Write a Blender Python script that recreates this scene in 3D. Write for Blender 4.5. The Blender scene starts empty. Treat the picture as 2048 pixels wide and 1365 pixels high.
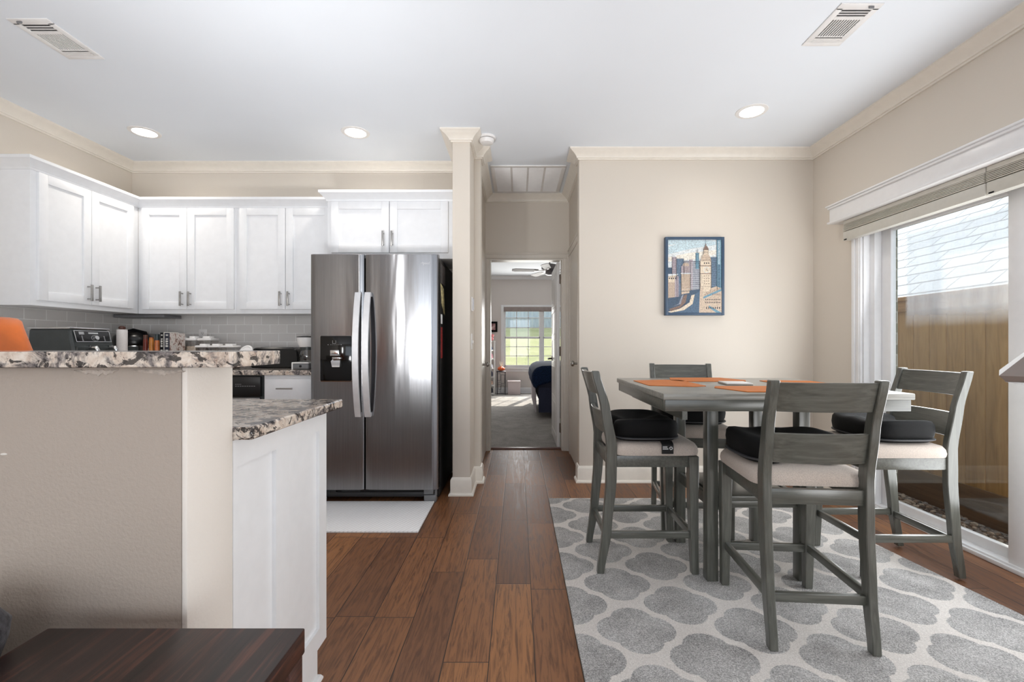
import bpy, bmesh, math, random
from mathutils import Vector, Matrix
random.seed(7)
S = bpy.context.scene
COL = S.collection
R = math.radians

# ------------------------------------------------------------------ camera
FPX, VPX, VPY, CH = 920.0, 1036.0, 690.0, 1.12
cam_d = bpy.data.cameras.new('camera'); cam = bpy.data.objects.new('camera', cam_d); COL.objects.link(cam)
cam.location = (0, 0, CH); cam.rotation_euler = (R(90), 0, 0)
cam_d.sensor_width = 36; cam_d.lens = FPX / 2048 * 36
cam_d.shift_x = -(VPX - 1024) / 2048; cam_d.shift_y = (VPY - 682.5) / 2048
cam_d.clip_start = 0.02; cam_d.clip_end = 200
S.camera = cam
S.view_settings.view_transform = 'Standard'; S.view_settings.look = 'None'
S.view_settings.gamma = 1; S.view_settings.use_curve_mapping = False
S.view_settings.exposure = 0.02

# ------------------------------------------------------------------ world, sun, daylight, added fill
W = bpy.data.worlds.new('sky'); S.world = W; W.use_nodes = True
bg = W.node_tree.nodes['Background']; bg.inputs[0].default_value = (0.78, 0.88, 1.0, 1); bg.inputs[1].default_value = 2.4

def lamp(name, kind, loc, energy, color=(1, 1, 1), rot=(0, 0, 0), **kw):
    d = bpy.data.lights.new(name, kind); d.energy = energy; d.color = color
    for k, v in kw.items(): setattr(d, k, v)
    o = bpy.data.objects.new(name, d); COL.objects.link(o); o.location = loc; o.rotation_euler = rot
    return o
sun = lamp('sun', 'SUN', (0, 14, 12), 8.5, (1, 0.93, 0.82), angle=R(0.6))
sun.rotation_euler = Vector((-0.30, -1.0, -0.82)).to_track_quat('-Z', 'Y').to_euler()
# daylight entering by the living-room windows behind the camera and by the patio door, plus added fill
lamp('rear_window_daylight', 'AREA', (-0.2, -3.45, 1.45), 10, (1.0, 0.985, 0.96), (R(90), 0, 0), shape='RECTANGLE', size=3.6, size_y=2.0)
lamp('side_light_daylight', 'AREA', (-2.56, -3.45, 1.2), 42, (1.0, 1.0, 1.0), (R(90), 0, 0), shape='RECTANGLE', size=0.10, size_y=2.2)
lamp('right_fill', 'AREA', (2.30, -0.60, 1.05), 62, (0.98, 0.99, 1.0), (R(90 + 32), 0, R(74)), shape='RECTANGLE', size=1.5, size_y=1.8)  # unseen fill added at the solid right wall for sheen and ceiling brightness
lamp('patio_daylight', 'AREA', (2.34, 2.25, 0.95), 34, (0.95, 0.98, 1.0), (R(102), 0, R(90)), shape='RECTANGLE', size=1.6, size_y=1.3)
# unseen fill light added behind the raised bar to brighten the ceiling
lamp('ceiling_fill', 'AREA', (-1.0, 1.36, 0.99), 16, (0.97, 0.985, 1.0), (R(180 - 34), 0, R(2)), shape='RECTANGLE', size=0.4, size_y=0.25, spread=R(142))
lamp('bedroom_window_daylight', 'AREA', (0.6, 10.45, 1.35), 55, (1.0, 0.98, 0.95), (R(-90), 0, 0), shape='RECTANGLE', size=1.7, size_y=1.3)

# ------------------------------------------------------------------ helpers
def lin(r, g, b):
    f = lambda c: ((c / 255 + 0.055) / 1.055) ** 2.4 if c / 255 > 0.04045 else c / 255 / 12.92
    return (f(r), f(g), f(b), 1.0)

class Mat:
    def __init__(s, name, col=(200, 200, 200), rough=0.5, metal=0.0, spec=0.5):
        s.m = bpy.data.materials.new(name); s.m.use_nodes = True
        s.t = s.m.node_tree; s.n = s.t.nodes; s.l = s.t.links
        s.b = s.n['Principled BSDF']; s.out = s.n['Material Output']
        s.set('Base Color', lin(*col)); s.set('Roughness', rough); s.set('Metallic', metal); s.set('Specular IOR Level', spec)
        s._tc = None
    def set(s, k, v): s.b.inputs[k].default_value = v
    def node(s, t, **kw):
        n = s.n.new(t)
        for k, v in kw.items(): setattr(n, k, v)
        return n
    def link(s, a, b): s.l.new(a, b)
    def coord(s, scale=(1, 1, 1), loc=(0, 0, 0), rot=(0, 0, 0), world=False):
        src = s.node('ShaderNodeNewGeometry').outputs['Position'] if world else s.node('ShaderNodeTexCoord').outputs['Object']
        mp = s.node('ShaderNodeMapping'); mp.inputs['Scale'].default_value = scale
        mp.inputs['Location'].default_value = loc; mp.inputs['Rotation'].default_value = rot
        s.link(src, mp.inputs[0]); return mp.outputs[0]
    def noise(s, vec, scale=5, detail=4, rough=0.55, dist=0.0):
        n = s.node('ShaderNodeTexNoise'); s.link(vec, n.inputs['Vector'])
        n.inputs['Scale'].default_value = scale; n.inputs['Detail'].default_value = detail
        n.inputs['Roughness'].default_value = rough; n.inputs['Distortion'].default_value = dist
        return n.outputs['Fac']
    def ramp(s, fac, stops, interp='LINEAR'):
        n = s.node('ShaderNodeValToRGB'); n.color_ramp.interpolation = interp
        e = n.color_ramp.elements
        while len(e) > 1: e.remove(e[-1])
        e[0].position, e[0].color = stops[0][0], lin(*stops[0][1])
        for p, c in stops[1:]:
            k = e.new(p); k.color = lin(*c)
        s.link(fac, n.inputs[0]); return n.outputs[0]
    def math(s, op, a, b=None, c=None):
        n = s.node('ShaderNodeMath', operation=op)
        for i, v in enumerate((a, b, c)):
            if v is None: continue
            if isinstance(v, (int, float)): n.inputs[i].default_value = v
            else: s.link(v, n.inputs[i])
        return n.outputs[0]
    def mix(s, fac, a, b, mode='MIX'):
        n = s.node('ShaderNodeMix', data_type='RGBA', blend_type=mode)
        for sock, v in ((n.inputs[0], fac), (n.inputs[6], a), (n.inputs[7], b)):
            if isinstance(v, (int, float)): sock.default_value = v
            elif isinstance(v, tuple): sock.default_value = v
            else: s.link(v, sock)
        return n.outputs[2]
    def color(s, out): s.link(out, s.b.inputs['Base Color'])
    def bump(s, h, strength=0.2, dist=0.01):
        n = s.node('ShaderNodeBump'); n.inputs['Strength'].default_value = strength; n.inputs['Distance'].default_value = dist
        s.link(h, n.inputs['Height']); s.link(n.outputs[0], s.b.inputs['Normal'])
    def sep(s, vec):
        n = s.node('ShaderNodeSeparateXYZ'); s.link(vec, n.inputs[0]); return n.outputs

def plain(name, col, rough=0.5, metal=0.0, spec=0.5, var=0.04, vs=20, bump=0.0):
    """solid colour with faint procedural variation"""
    m = Mat(name, col, rough, metal, spec)
    v = m.coord()
    f = m.noise(v, vs, 3)
    lo = tuple(max(0, c * (1 - var)) for c in col); hi = tuple(min(255, c * (1 + var)) for c in col)
    m.color(m.ramp(f, [(0.3, lo), (0.7, hi)]))
    if bump: m.bump(f, bump, 0.002)
    return m.m

class G:
    """collects geometry for ONE mesh object"""
    def __init__(s, M=None): s.bm = bmesh.new(); s.M = M or Matrix.Identity(4); s.mi = 0
    def _fin(s, vs, fs=None):
        for v in vs: v.co = s.M @ v.co
        for f in (fs or {f for v in vs for f in v.link_faces}): f.material_index = s.mi
    def box(s, x0, x1, y0, y1, z0, z1, bev=0.0, seg=2, rot=None):
        m = Matrix.Translation(((x0 + x1) / 2, (y0 + y1) / 2, (z0 + z1) / 2)) @ (rot or Matrix.Identity(4)) @ Matrix.Diagonal((abs(x1 - x0), abs(y1 - y0), abs(z1 - z0), 1))
        vs = bmesh.ops.create_cube(s.bm, size=1, matrix=m)['verts']
        if bev > 0:
            es = list({e for v in vs for e in v.link_edges})
            r = bmesh.ops.bevel(s.bm, geom=es, offset=bev, segments=seg, affect='EDGES', profile=0.5)
            vs = list({v for f in r['faces'] for v in f.verts} | {v for v in vs if v.is_valid})
        s._fin(vs); return s
    def loft(s, secs, cap=True, closed=True):
        rings = [[s.bm.verts.new(Vector(p)) for p in sec] for sec in secs]
        n = len(rings[0]); fs = []
        for a, b in zip(rings, rings[1:]):
            for i in range(n if closed else n - 1):
                j = (i + 1) % n
                try: fs.append(s.bm.faces.new((a[i], a[j], b[j], b[i])))
                except ValueError: pass
        if cap and closed:
            fs.append(s.bm.faces.new(rings[0][::-1])); fs.append(s.bm.faces.new(rings[-1]))
        s._fin([v for r in rings for v in r], fs); return s
    def prism(s, poly, a, b, axis='z'):
        def P(p, t): return {'z': (p[0], p[1], t), 'y': (p[0], t, p[1]), 'x': (t, p[0], p[1])}[axis]
        return s.loft([[P(p, a) for p in poly], [P(p, b) for p in poly]])
    def cyl(s, p0, p1, r0, r1=None, n=20, cap=True):
        p0, p1 = Vector(p0), Vector(p1); r1 = r0 if r1 is None else r1
        d = (p1 - p0).normalized(); u = d.orthogonal().normalized(); w = d.cross(u)
        return s.loft([[p + u * r * math.cos(2 * math.pi * i / n) + w * r * math.sin(2 * math.pi * i / n) for i in range(n)] for p, r in ((p0, r0), (p1, r1))], cap)
    def tube(s, pts, r, n=10):
        pts = [Vector(p) for p in pts]; secs = []; u = None
        for i, p in enumerate(pts):
            d = (pts[min(i + 1, len(pts) - 1)] - pts[max(i - 1, 0)]).normalized()
            u = d.orthogonal().normalized() if u is None else (u - d * u.dot(d)).normalized()
            w = d.cross(u); rr = r[i] if isinstance(r, (list, tuple)) else r
            secs.append([p + u * rr * math.cos(2 * math.pi * k / n) + w * rr * math.sin(2 * math.pi * k / n) for k in range(n)])
        return s.loft(secs)
    def lathe(s, prof, c=(0, 0, 0), n=28, sx=1.0, sy=1.0):
        return s.loft([[(c[0] + r * sx * math.cos(2 * math.pi * k / n), c[1] + r * sy * math.sin(2 * math.pi * k / n), c[2] + z) for k in range(n)] for r, z in prof])
    def sphere(s, c, r, sub=2, sc=(1, 1, 1)):
        m = Matrix.Translation(c) @ Matrix.Diagonal((r * sc[0], r * sc[1], r * sc[2], 1))
        s._fin(bmesh.ops.create_icosphere(s.bm, subdivisions=sub, radius=1, matrix=m)['verts']); return s
    def rings(s, outline, prof, c=(0, 0, 0), zf=None):
        """outline(t)->(x,y); prof list of (scale, z)"""
        n = 48; secs = []
        for sc, z in prof:
            sec = []
            for k in range(n):
                x, y = outline(2 * math.pi * k / n); x *= sc; y *= sc
                sec.append((c[0] + x, c[1] + y, c[2] + z + (zf(x, y) * (z > prof[0][1] + 1e-6) if zf else 0)))
            secs.append(sec)
        return s.loft(secs)
    def sweep(s, path, prof, side=1):
        """moulding along a level polyline; prof (out, z) points, 'out' to the right of travel when side=1"""
        P = [Vector((p[0], p[1])) for p in path]; secs = []
        for i, p in enumerate(P):
            ns = []
            if i > 0: d = (P[i] - P[i - 1]).normalized(); ns.append(Vector((d.y, -d.x)) * side)
            if i < len(P) - 1: d = (P[i + 1] - P[i]).normalized(); ns.append(Vector((d.y, -d.x)) * side)
            if len(ns) == 2: m = (ns[0] + ns[1]); m = m / max(1e-6, m.dot(ns[0])) if m.length > 1e-4 else ns[0]
            else: m = ns[0]
            secs.append([(p.x + m.x * o, p.y + m.y * o, z) for o, z in prof])
        return s.loft(secs)
    def quad(s, pts):
        vs = [s.bm.verts.new(Vector(p)) for p in pts]; f = s.bm.faces.new(vs); s._fin(vs, [f]); return s
    def build(s, name, mats, parent=None, smooth=35, world=True):
        bmesh.ops.recalc_face_normals(s.bm, faces=s.bm.faces[:])
        me = bpy.data.meshes.new(name); s.bm.to_mesh(me); s.bm.free()
        o = bpy.data.objects.new(name, me); COL.objects.link(o)
        for m in (mats if isinstance(mats, (list, tuple)) else [mats]): me.materials.append(m)
        if smooth: me.shade_smooth(); me.set_sharp_from_angle(angle=R(smooth))
        if parent:
            o.parent = parent
            if world:
                off = Vector((0, 0, 0)); p = parent
                while p: off += p.location; p = p.parent
                me.transform(Matrix.Translation(-off))
        return o

def tag(o, label, cat, group=None):
    o['label'] = label; o['category'] = cat
    if group: o['group'] = group
    return o
def thing(name, label, cat, loc=(0, 0, 0), rz=0.0, group=None):
    o = bpy.data.objects.new(name, None); COL.objects.link(o); o.empty_display_size = 0.05
    o.location = loc; o.rotation_euler = (0, 0, rz)
    return tag(o, label, cat, group)
def struct(g, name, m, smooth=35, parent=None):
    o = g.build(name, m, parent, smooth)
    if not parent: o['kind'] = 'structure'
    return o
def dup(root, loc, rz, label):
    def cp(o, par):
        c = o.copy(); COL.objects.link(c)
        if par: c.parent = par
        for ch in [x for x in o.children]: cp(ch, c)
        return c
    r = cp(root, None); r.location = loc; r.rotation_euler = (0, 0, rz); r['label'] = label
    return r
T = Matrix.Translation
RZ = lambda a: Matrix.Rotation(R(a), 4, 'Z')
def PX(x, Y): return (x - VPX) * Y / FPX
def PZ(y, Y): return CH - (y - VPY) * Y / FPX

# ------------------------------------------------------------------ materials
def paint(name, col, bumpy=0.12, scale=160, rough=0.6):
    m = Mat(name, col, rough, 0, 0.35); v = m.coord(world=True)
    n1 = m.noise(v, scale, 3); n2 = m.noise(v, 1.3, 2)
    lo = tuple(c * 0.985 for c in col); m.color(m.ramp(n2, [(0.3, lo), (0.7, col)]))
    m.bump(n1, bumpy, 0.004); return m.m
WALL = paint('wall_paint_beige', (222, 213, 201))
HALF = paint('half_wall_shaded_paint', (172, 160, 149), 0.4, 130, 0.55)  # wall front's shade is put into this darker colour
HALF_LIT = paint('half_wall_lit_paint', (234, 227, 219), 0.3, 130, 0.5)  # same wall paint, lightened for the light falling on its end
BEDW = paint('bedroom_wall_paint', (224, 217, 212))
CEIL = paint('ceiling_paint', (238, 243, 249), 0.05, 120, 0.8)
TRIM = plain('trim_paint_cream', (236, 229, 218), 0.35, var=0.01)
WHITE = plain('white_trim_paint', (240, 240, 241), 0.3, var=0.008)
CAB = plain('cabinet_paint_white', (238, 239, 241), 0.33, var=0.008)
CASE = plain('door_casing_paint', (222, 214, 203), 0.35, var=0.01)
STEEL_H = plain('brushed_nickel', (170, 168, 165), 0.3, 1.0, var=0.03)
BLACK = plain('black_plastic', (12, 12, 13), 0.28, var=0.1)
BLKMAT = plain('black_matte', (10, 10, 11), 0.7, 0, 0.2, var=0.1)
DARKGREY = plain('dark_grey_plastic', (62, 66, 66), 0.35, var=0.04)
MIDGREY = plain('grey_plastic', (120, 120, 122), 0.4, var=0.04)
WPLAST = plain('white_plastic', (238, 236, 234), 0.35, var=0.01)
CHROME = plain('chrome', (215, 215, 215), 0.12, 1.0, var=0.02)
ORANGE = plain('orange_glaze', (204, 104, 42), 0.4, var=0.05)
def fabric(name, col, scale=500, bump=0.4, rough=0.9, var=0.12):
    m = Mat(name, col, rough, 0, 0.2); v = m.coord(); n = m.noise(v, scale, 2)
    lo = tuple(c * (1 - var) for c in col); hi = tuple(min(255, c * (1 + var)) for c in col)
    m.color(m.ramp(n, [(0.3, lo), (0.7, hi)])); m.bump(n, bump, 0.002)
    m.set('Sheen Weight', 0.15); return m.m
SEATF = fabric('seat_fabric', (192, 180, 170))
BLKF = fabric('black_mesh_fabric', (9, 9, 10), 700, 0.5, 0.7, 0.2); BLKF.node_tree.nodes['Principled BSDF'].inputs['Sheen Weight'].default_value = 0.02
MATF = fabric('orange_leatherette', (204, 116, 50), 300, 0.15, 0.5, 0.05); MATF.node_tree.nodes['Principled BSDF'].inputs['Sheen Weight'].default_value = 0
SOFA = fabric('sofa_fabric', (64, 62, 66), 120, 0.6, 0.9, 0.2)
NAVY = fabric('navy_blanket', (24, 40, 68), 60, 0.5, 0.9, 0.25)
NAVY.node_tree.nodes['Principled BSDF'].inputs['Sheen Weight'].default_value = 0.0
SKIRT = fabric('bed_skirt_grey', (176, 170, 176), 200, 0.3, 0.9, 0.06)
def wood(name, lo, mid, hi, scale, rough=0.38, bump=0.08):
    m = Mat(name, mid, rough, 0, 0.5); v = m.coord(scale)
    n = m.noise(v, 1.0, 6, 0.6, 0.6); w = m.noise(m.coord((2, 2, 2)), 1.5, 2)
    c = m.ramp(n, [(0.28, lo), (0.5, mid), (0.74, hi)])
    m.color(m.mix(m.math('MULTIPLY', w, 0.25), c, lin(*lo))); m.bump(n, bump, 0.003)
    return m.m
GW = ((62, 63, 57), (84, 85, 78), (104, 105, 98))
GWZ = wood('grey_stained_wood_upright', *GW, (80, 80, 5), .32, .05)
GWX = wood('grey_stained_wood_across', *GW, (5, 80, 80), .32, .05)
GWY = wood('grey_stained_wood_along', *GW, (80, 5, 80), .32, .05)
for _m in (GWZ, GWX, GWY):
    _b = _m.node_tree.nodes['Principled BSDF']; _b.inputs['Coat Weight'].default_value = 0.7; _b.inputs['Coat Roughness'].default_value = 0.28
GTOP = wood('grey_table_top', (112, 110, 103), (146, 144, 137), (168, 166, 158), (4, 60, 60), 0.28)
DKW = wood('dark_walnut_top', (20, 11, 10), (46, 26, 22), (108, 62, 46), (60, 3.0, 60), 0.4, 0.15)
def granite():
    m = Mat('granite', (220, 208, 195), 0.12, 0, 0.5); v = m.coord(world=True)
    big = m.noise(v, 14, 8, 0.68, 1.2); mid = m.noise(v, 38, 6, 0.7, 0.6); fine = m.noise(v, 160, 3, 0.6)
    base = m.ramp(mid, [(0.3, (176, 152, 136)), (0.5, (214, 200, 186)), (0.7, (234, 226, 216))])
    grey = m.ramp(fine, [(0.35, (70, 66, 68)), (0.65, (138, 130, 128))])
    f1 = m.ramp(big, [(0.49, (0, 0, 0)), (0.58, (255, 255, 255))]); c = m.mix(f1, base, grey)
    dk = m.math('MULTIPLY', m.math('GREATER_THAN', m.noise(v, 26, 8, 0.74, 1.0), 0.545), 0.92)
    c = m.mix(dk, c, lin(24, 21, 26)); m.color(c); return m.m
GRAN = granite()
def tiles(name, horiz):
    m = Mat(name, (150, 148, 146), 0.12, 0, 0.55)
    src = m.sep(m.node('ShaderNodeNewGeometry').outputs['Position'])
    cb = m.node('ShaderNodeCombineXYZ'); m.link(src[0 if horiz == 'x' else 1], cb.inputs[0]); m.link(m.math('SUBTRACT', src[2], 0.923), cb.inputs[1])
    b = m.node('ShaderNodeTexBrick'); m.link(cb.outputs[0], b.inputs['Vector'])
    b.inputs['Color1'].default_value = lin(220, 217, 214); b.inputs['Color2'].default_value = lin(210, 207, 204); b.inputs['Mortar'].default_value = lin(248, 247, 245)
    b.inputs['Scale'].default_value = 1; b.inputs['Brick Width'].default_value = 0.1495; b.inputs['Row Height'].default_value = 0.0745
    b.inputs['Mortar Size'].default_value = 0.0024; b.inputs['Mortar Smooth'].default_value = 0.2; b.offset = 0.5
    m.color(b.outputs['Color']); m.bump(m.math('MULTIPLY', b.outputs['Fac'], -1), 0.5, 0.002); return m.m
TILEX, TILEY = tiles('subway_tile_back', 'x'), tiles('subway_tile_left', 'y')
def steel():
    m = Mat('stainless_steel', (150, 150, 151), 0.17, 1.0)
    v = m.coord((300, 300, 3)); n = m.noise(v, 1, 3)
    m.color(m.ramp(n, [(0.3, (136, 136, 138)), (0.7, (150, 150, 152))]))
    w = m.noise(m.coord((9, 9, 1.1)), 1, 2); m.bump(w, 0.1, 0.012)
    m.set('Anisotropic', 1.0); m.set('Anisotropic Rotation', 0.25); tn = m.node('ShaderNodeTangent', direction_type='RADIAL', axis='Z')
    m.link(tn.outputs[0], m.b.inputs['Tangent']); return m
_st = steel(); STEEL = _st.m
def floor_mat():
    m = Mat('hickory_planks', (100, 62, 40), 0.3, 0, 0.5)
    x, y, z = m.sep(m.node('ShaderNodeNewGeometry').outputs['Position'])
    u = m.math('DIVIDE', m.math('ADD', x, 0.103), 0.162); row = m.math('FLOOR', u); fu = m.math('FRACT', u)
    wn = m.node('ShaderNodeTexWhiteNoise', noise_dimensions='1D'); m.link(m.math('MULTIPLY', row, 3.17), wn.inputs['W'])
    vv = m.math('DIVIDE', m.math('ADD', y, m.math('MULTIPLY', wn.outputs['Value'], 3.0)), 0.78)
    pl = m.math('FLOOR', vv); fv = m.math('FRACT', vv)
    cb = m.node('ShaderNodeCombineXYZ'); m.link(row, cb.inputs[0]); m.link(pl, cb.inputs[1])
    wp = m.node('ShaderNodeTexWhiteNoise', noise_dimensions='2D'); m.link(cb.outputs[0], wp.inputs['Vector']); rnd = wp.outputs['Value']
    gv = m.node('ShaderNodeCombineXYZ'); m.link(m.math('MULTIPLY', x, 46), gv.inputs[0]); m.link(m.math('ADD', m.math('MULTIPLY', y, 3.0), m.math('MULTIPLY', rnd, 60)), gv.inputs[1]); m.link(m.math('MULTIPLY', rnd, 20), gv.inputs[2])
    g1 = m.noise(gv.outputs[0], 1.0, 8, 0.64, 2.4)
    base = m.ramp(rnd, [(0.0, (112, 74, 50)), (0.35, (132, 88, 57)), (0.7, (146, 98, 62)), (1.0, (164, 112, 69))])
    c = m.mix(m.math('MULTIPLY', m.ramp(g1, [(0.38, (255, 255, 255)), (0.55, (0, 0, 0))]), 0.68), base, lin(66, 38, 24))
    c = m.mix(m.math('MULTIPLY', m.ramp(g1, [(0.55, (0, 0, 0)), (0.85, (255, 255, 255))]), 0.18), c, lin(150, 106, 70))
    e = m.math('MINIMUM', m.math('MULTIPLY', m.math('MINIMUM', fu, m.math('SUBTRACT', 1.0, fu)), 0.162), m.math('MULTIPLY', m.math('MINIMUM', fv, m.math('SUBTRACT', 1.0, fv)), 0.78))
    gap = m.math('LESS_THAN', e, 0.0016); c = m.mix(gap, c, lin(36, 22, 16)); m.color(c)
    scr = m.noise(gv.outputs[0], 0.6, 2); hb = m.math('ADD', m.math('MULTIPLY', g1, 0.35), m.math('ADD', m.math('MULTIPLY', scr, 0.8), m.math('MULTIPLY', m.math('MINIMUM', e, 0.004), 160)))
    m.bump(hb, 0.25, 0.003); m.link(m.ramp(g1, [(0.3, (165, 165, 165)), (0.7, (192, 192, 192))]), m.b.inputs['Roughness']); return m.m
FLOOR = floor_mat()
def carpet(name, lo, hi, scale=90):
    m = Mat(name, hi, 0.95, 0, 0.1); v = m.coord(world=True)
    n = m.noise(v, scale, 4, 0.7); w = m.noise(v, 5, 3, 0.6, 0.5); f = m.math('ADD', m.math('MULTIPLY', n, 0.6), m.math('MULTIPLY', w, 0.4))
    m.color(m.ramp(f, [(0.35, lo), (0.65, hi)])); m.bump(n, 0.9, 0.01); return m.m
CARPET = carpet('bedroom_carpet', (150, 147, 143), (196, 193, 189))
def rug_mat():
    m = Mat('trellis_rug', (150, 148, 146), 0.95, 0, 0.1)
    x, y, z = m.sep(m.node('ShaderNodeNewGeometry').outputs['Position'])
    PXX, PYY = 0.464, 0.345
    def motif(ox, oy):
        def cell(a, o, p):
            t = m.math('DIVIDE', m.math('SUBTRACT', a, o), p); t = m.math('SUBTRACT', t, m.math('ROUND', t)); return m.math('ABSOLUTE', m.math('MULTIPLY', t, p))
        a, b = cell(x, ox, PXX), cell(y, oy, PYY)
        def circ(cx, cy, r):
            dx, dy = m.math('SUBTRACT', a, cx), m.math('SUBTRACT', b, cy)
            return m.math('SUBTRACT', m.math('SQRT', m.math('ADD', m.math('MULTIPLY', dx, dx), m.math('MULTIPLY', dy, dy))), r)
        d = m.math('MINIMUM', circ(0, 0.057, 0.086), circ(0.070, 0, 0.080))
        bx = m.math('MAXIMUM', m.math('SUBTRACT', a, 0.064), m.math('SUBTRACT', b, 0.054))
        return m.math('MINIMUM', d, bx)
    d = m.math('MINIMUM', motif(0.46, 1.793), motif(0.46 + PXX / 2, 1.793 + PYY / 2))
    v = m.coord(world=True); n = m.noise(v, 210, 2, 0.8); w = m.noise(v, 5, 3, 0.6)
    d = m.math('ADD', d, m.math('MULTIPLY', m.math('SUBTRACT', n, 0.5), 0.008))
    mask = m.ramp(d, [(0.0, (255, 255, 255)), (0.004, (0, 0, 0))])
    grey = m.ramp(m.math('ADD', m.math('MULTIPLY', n, 0.7), m.math('MULTIPLY', w, 0.3)), [(0.34, (120, 118, 117)), (0.5, (176, 174, 172)), (0.66, (226, 224, 222))])
    ivory = m.ramp(n, [(0.3, (204, 198, 192)), (0.7, (238, 233, 228))])
    m.color(m.mix(mask, ivory, grey)); m.bump(n, 0.8, 0.006); return m.m
RUG = rug_mat()
def glass(name, tint=(1, 1, 1), gloss=0.06):
    m = Mat(name); t = m.node('ShaderNodeBsdfTransparent'); t.inputs[0].default_value = (*tint, 1)
    g = m.node('ShaderNodeBsdfGlossy'); g.inputs['Roughness'].default_value = 0.02
    mx = m.node('ShaderNodeMixShader'); mx.inputs[0].default_value = gloss
    m.link(t.outputs[0], mx.inputs[1]); m.link(g.outputs[0], mx.inputs[2]); m.link(mx.outputs[0], m.out.inputs[0])
    m.last = mx; return m
GLASS = glass('window_glass').m
CLEAR = glass('clear_acrylic', (0.85, 0.84, 0.83), 0.12).m
def fog_glass():
    m = glass('fogged_door_glass', (0.95, 0.96, 0.95), 0.07)
    x, y, z = m.sep(m.node('ShaderNodeNewGeometry').outputs['Position'])
    n = m.noise(m.coord((1, 14, 3), world=True), 1.0, 4); n2 = m.noise(m.coord(world=True), 60, 4)
    ez = m.math('MULTIPLY', m.math('SUBTRACT', z, m.math('ADD', 1.205, m.math('MULTIPLY', n, 0.04))), 9)
    ey = m.math('MULTIPLY', m.math('SUBTRACT', m.math('ADD', 2.965, m.math('MULTIPLY', n2, 0.03)), y), 45)
    et = m.math('MULTIPLY', m.math('SUBTRACT', 1.865, m.math('ADD', z, m.math('MULTIPLY', n2, 0.03))), 30)
    f = m.math('MINIMUM', m.math('MINIMUM', ez, ey), et); f.node.use_clamp = False
    c = m.node('ShaderNodeClamp'); m.link(f, c.inputs[0])
    amt = m.math('MULTIPLY', c.outputs[0], m.math('ADD', 0.16, m.math('MULTIPLY', n, 0.34)))
    tr = m.node('ShaderNodeBsdfTranslucent'); tr.inputs[0].default_value = (0.95, 0.97, 1, 1)
    df = m.node('ShaderNodeBsdfDiffuse'); df.inputs[0].default_value = (0.95, 0.97, 1, 1)
    mm = m.node('ShaderNodeMixShader'); m.link(tr.outputs[0], mm.inputs[1]); m.link(df.outputs[0], mm.inputs[2])
    mx = m.node('ShaderNodeMixShader'); m.link(amt, mx.inputs[0]); m.link(m.last.outputs[0], mx.inputs[1]); m.link(mm.outputs[0], mx.inputs[2])
    m.link(mx.outputs[0], m.out.inputs[0]); return m.m
FOG = fog_glass()
def emit(name, col, s):
    m = Mat(name, col); m.b.inputs['Emission Color'].default_value = lin(*col); m.b.inputs['Emission Strength'].default_value = s; return m.m
LEDM = emit('lit_diffuser', (255, 250, 240), 12)

# ------------------------------------------------------------------ the room shell
H = 2.70
XL, XR, YB, YD, YH = -3.38, 2.405, 4.03, 3.745, 4.86
YR = -3.6
struct(G().box(XL - .12, 2.52, YR - .1, 4.945, -.1, 0), 'floor', FLOOR)
struct(G().box(XL - .12, XR + .12, YR - .1, YH + .12, H, H + .1), 'ceiling', CEIL)
struct(G().box(XL - .12, XL, YR - .1, YB + .12, 0, H), 'wall_left', WALL)
struct(G().box(XL, -.487, YB, YB + .12, 0, H), 'wall_back_kitchen', WALL)
struct(G().box(-.487, -.357, 3.42, YH, 0, H, .004), 'wall_refrigerator_side', WALL)
struct(G().box(-.357, -.302, 3.73, 3.85, 0, H, .004), 'wall_hall_stub', WALL)
struct(G().box(-.357, -.345, 3.85, YH, 0, H), 'wall_hall_left', WALL)
g = G(); g.box(-1.7, -.305, YH, YH + .12, 0, H); g.box(.475, 3.2, YH, YH + .12, 0, H); g.box(-.305, .475, YH, YH + .12, 2.03, H)
struct(g, 'wall_hall_end', WALL)
struct(G().box(.497, XR + .12, YD, YD + .115, 0, H, .004), 'wall_back_dining', WALL)
struct(G().box(.54, .66, YD + .115, YH, 0, H), 'wall_hall_right', WALL)
DY0, DY1, DZ = 1.38, 3.21, 2.03       # patio door opening
g = G(); g.box(XR, XR + .12, DY1, YD + .115, 0, H); g.box(XR, XR + .12, YR - .1, DY0, 0, H); g.box(XR, XR + .12, DY0, DY1, DZ, H)
struct(g, 'wall_right', WALL)
# rear wall with the living-room windows the daylight comes through
g = G(); g.box(XL, XR, YR - .1, YR, 2.45, H); g.box(XL, -2.66, YR - .1, YR, 0, 2.45); g.box(-2.46, -2.0, YR - .1, YR, 0, 2.45)
g.box(1.6, XR, YR - .1, YR, 0, 2.45); g.box(-2.0, 1.6, YR - .1, YR, 0, .45); g.box(-2.66, -2.46, YR - .1, YR, 2.3, 2.45); g.box(-2.66, -2.46, YR - .1, YR, 0, .1)
struct(g, 'wall_rear', WALL)

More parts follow.
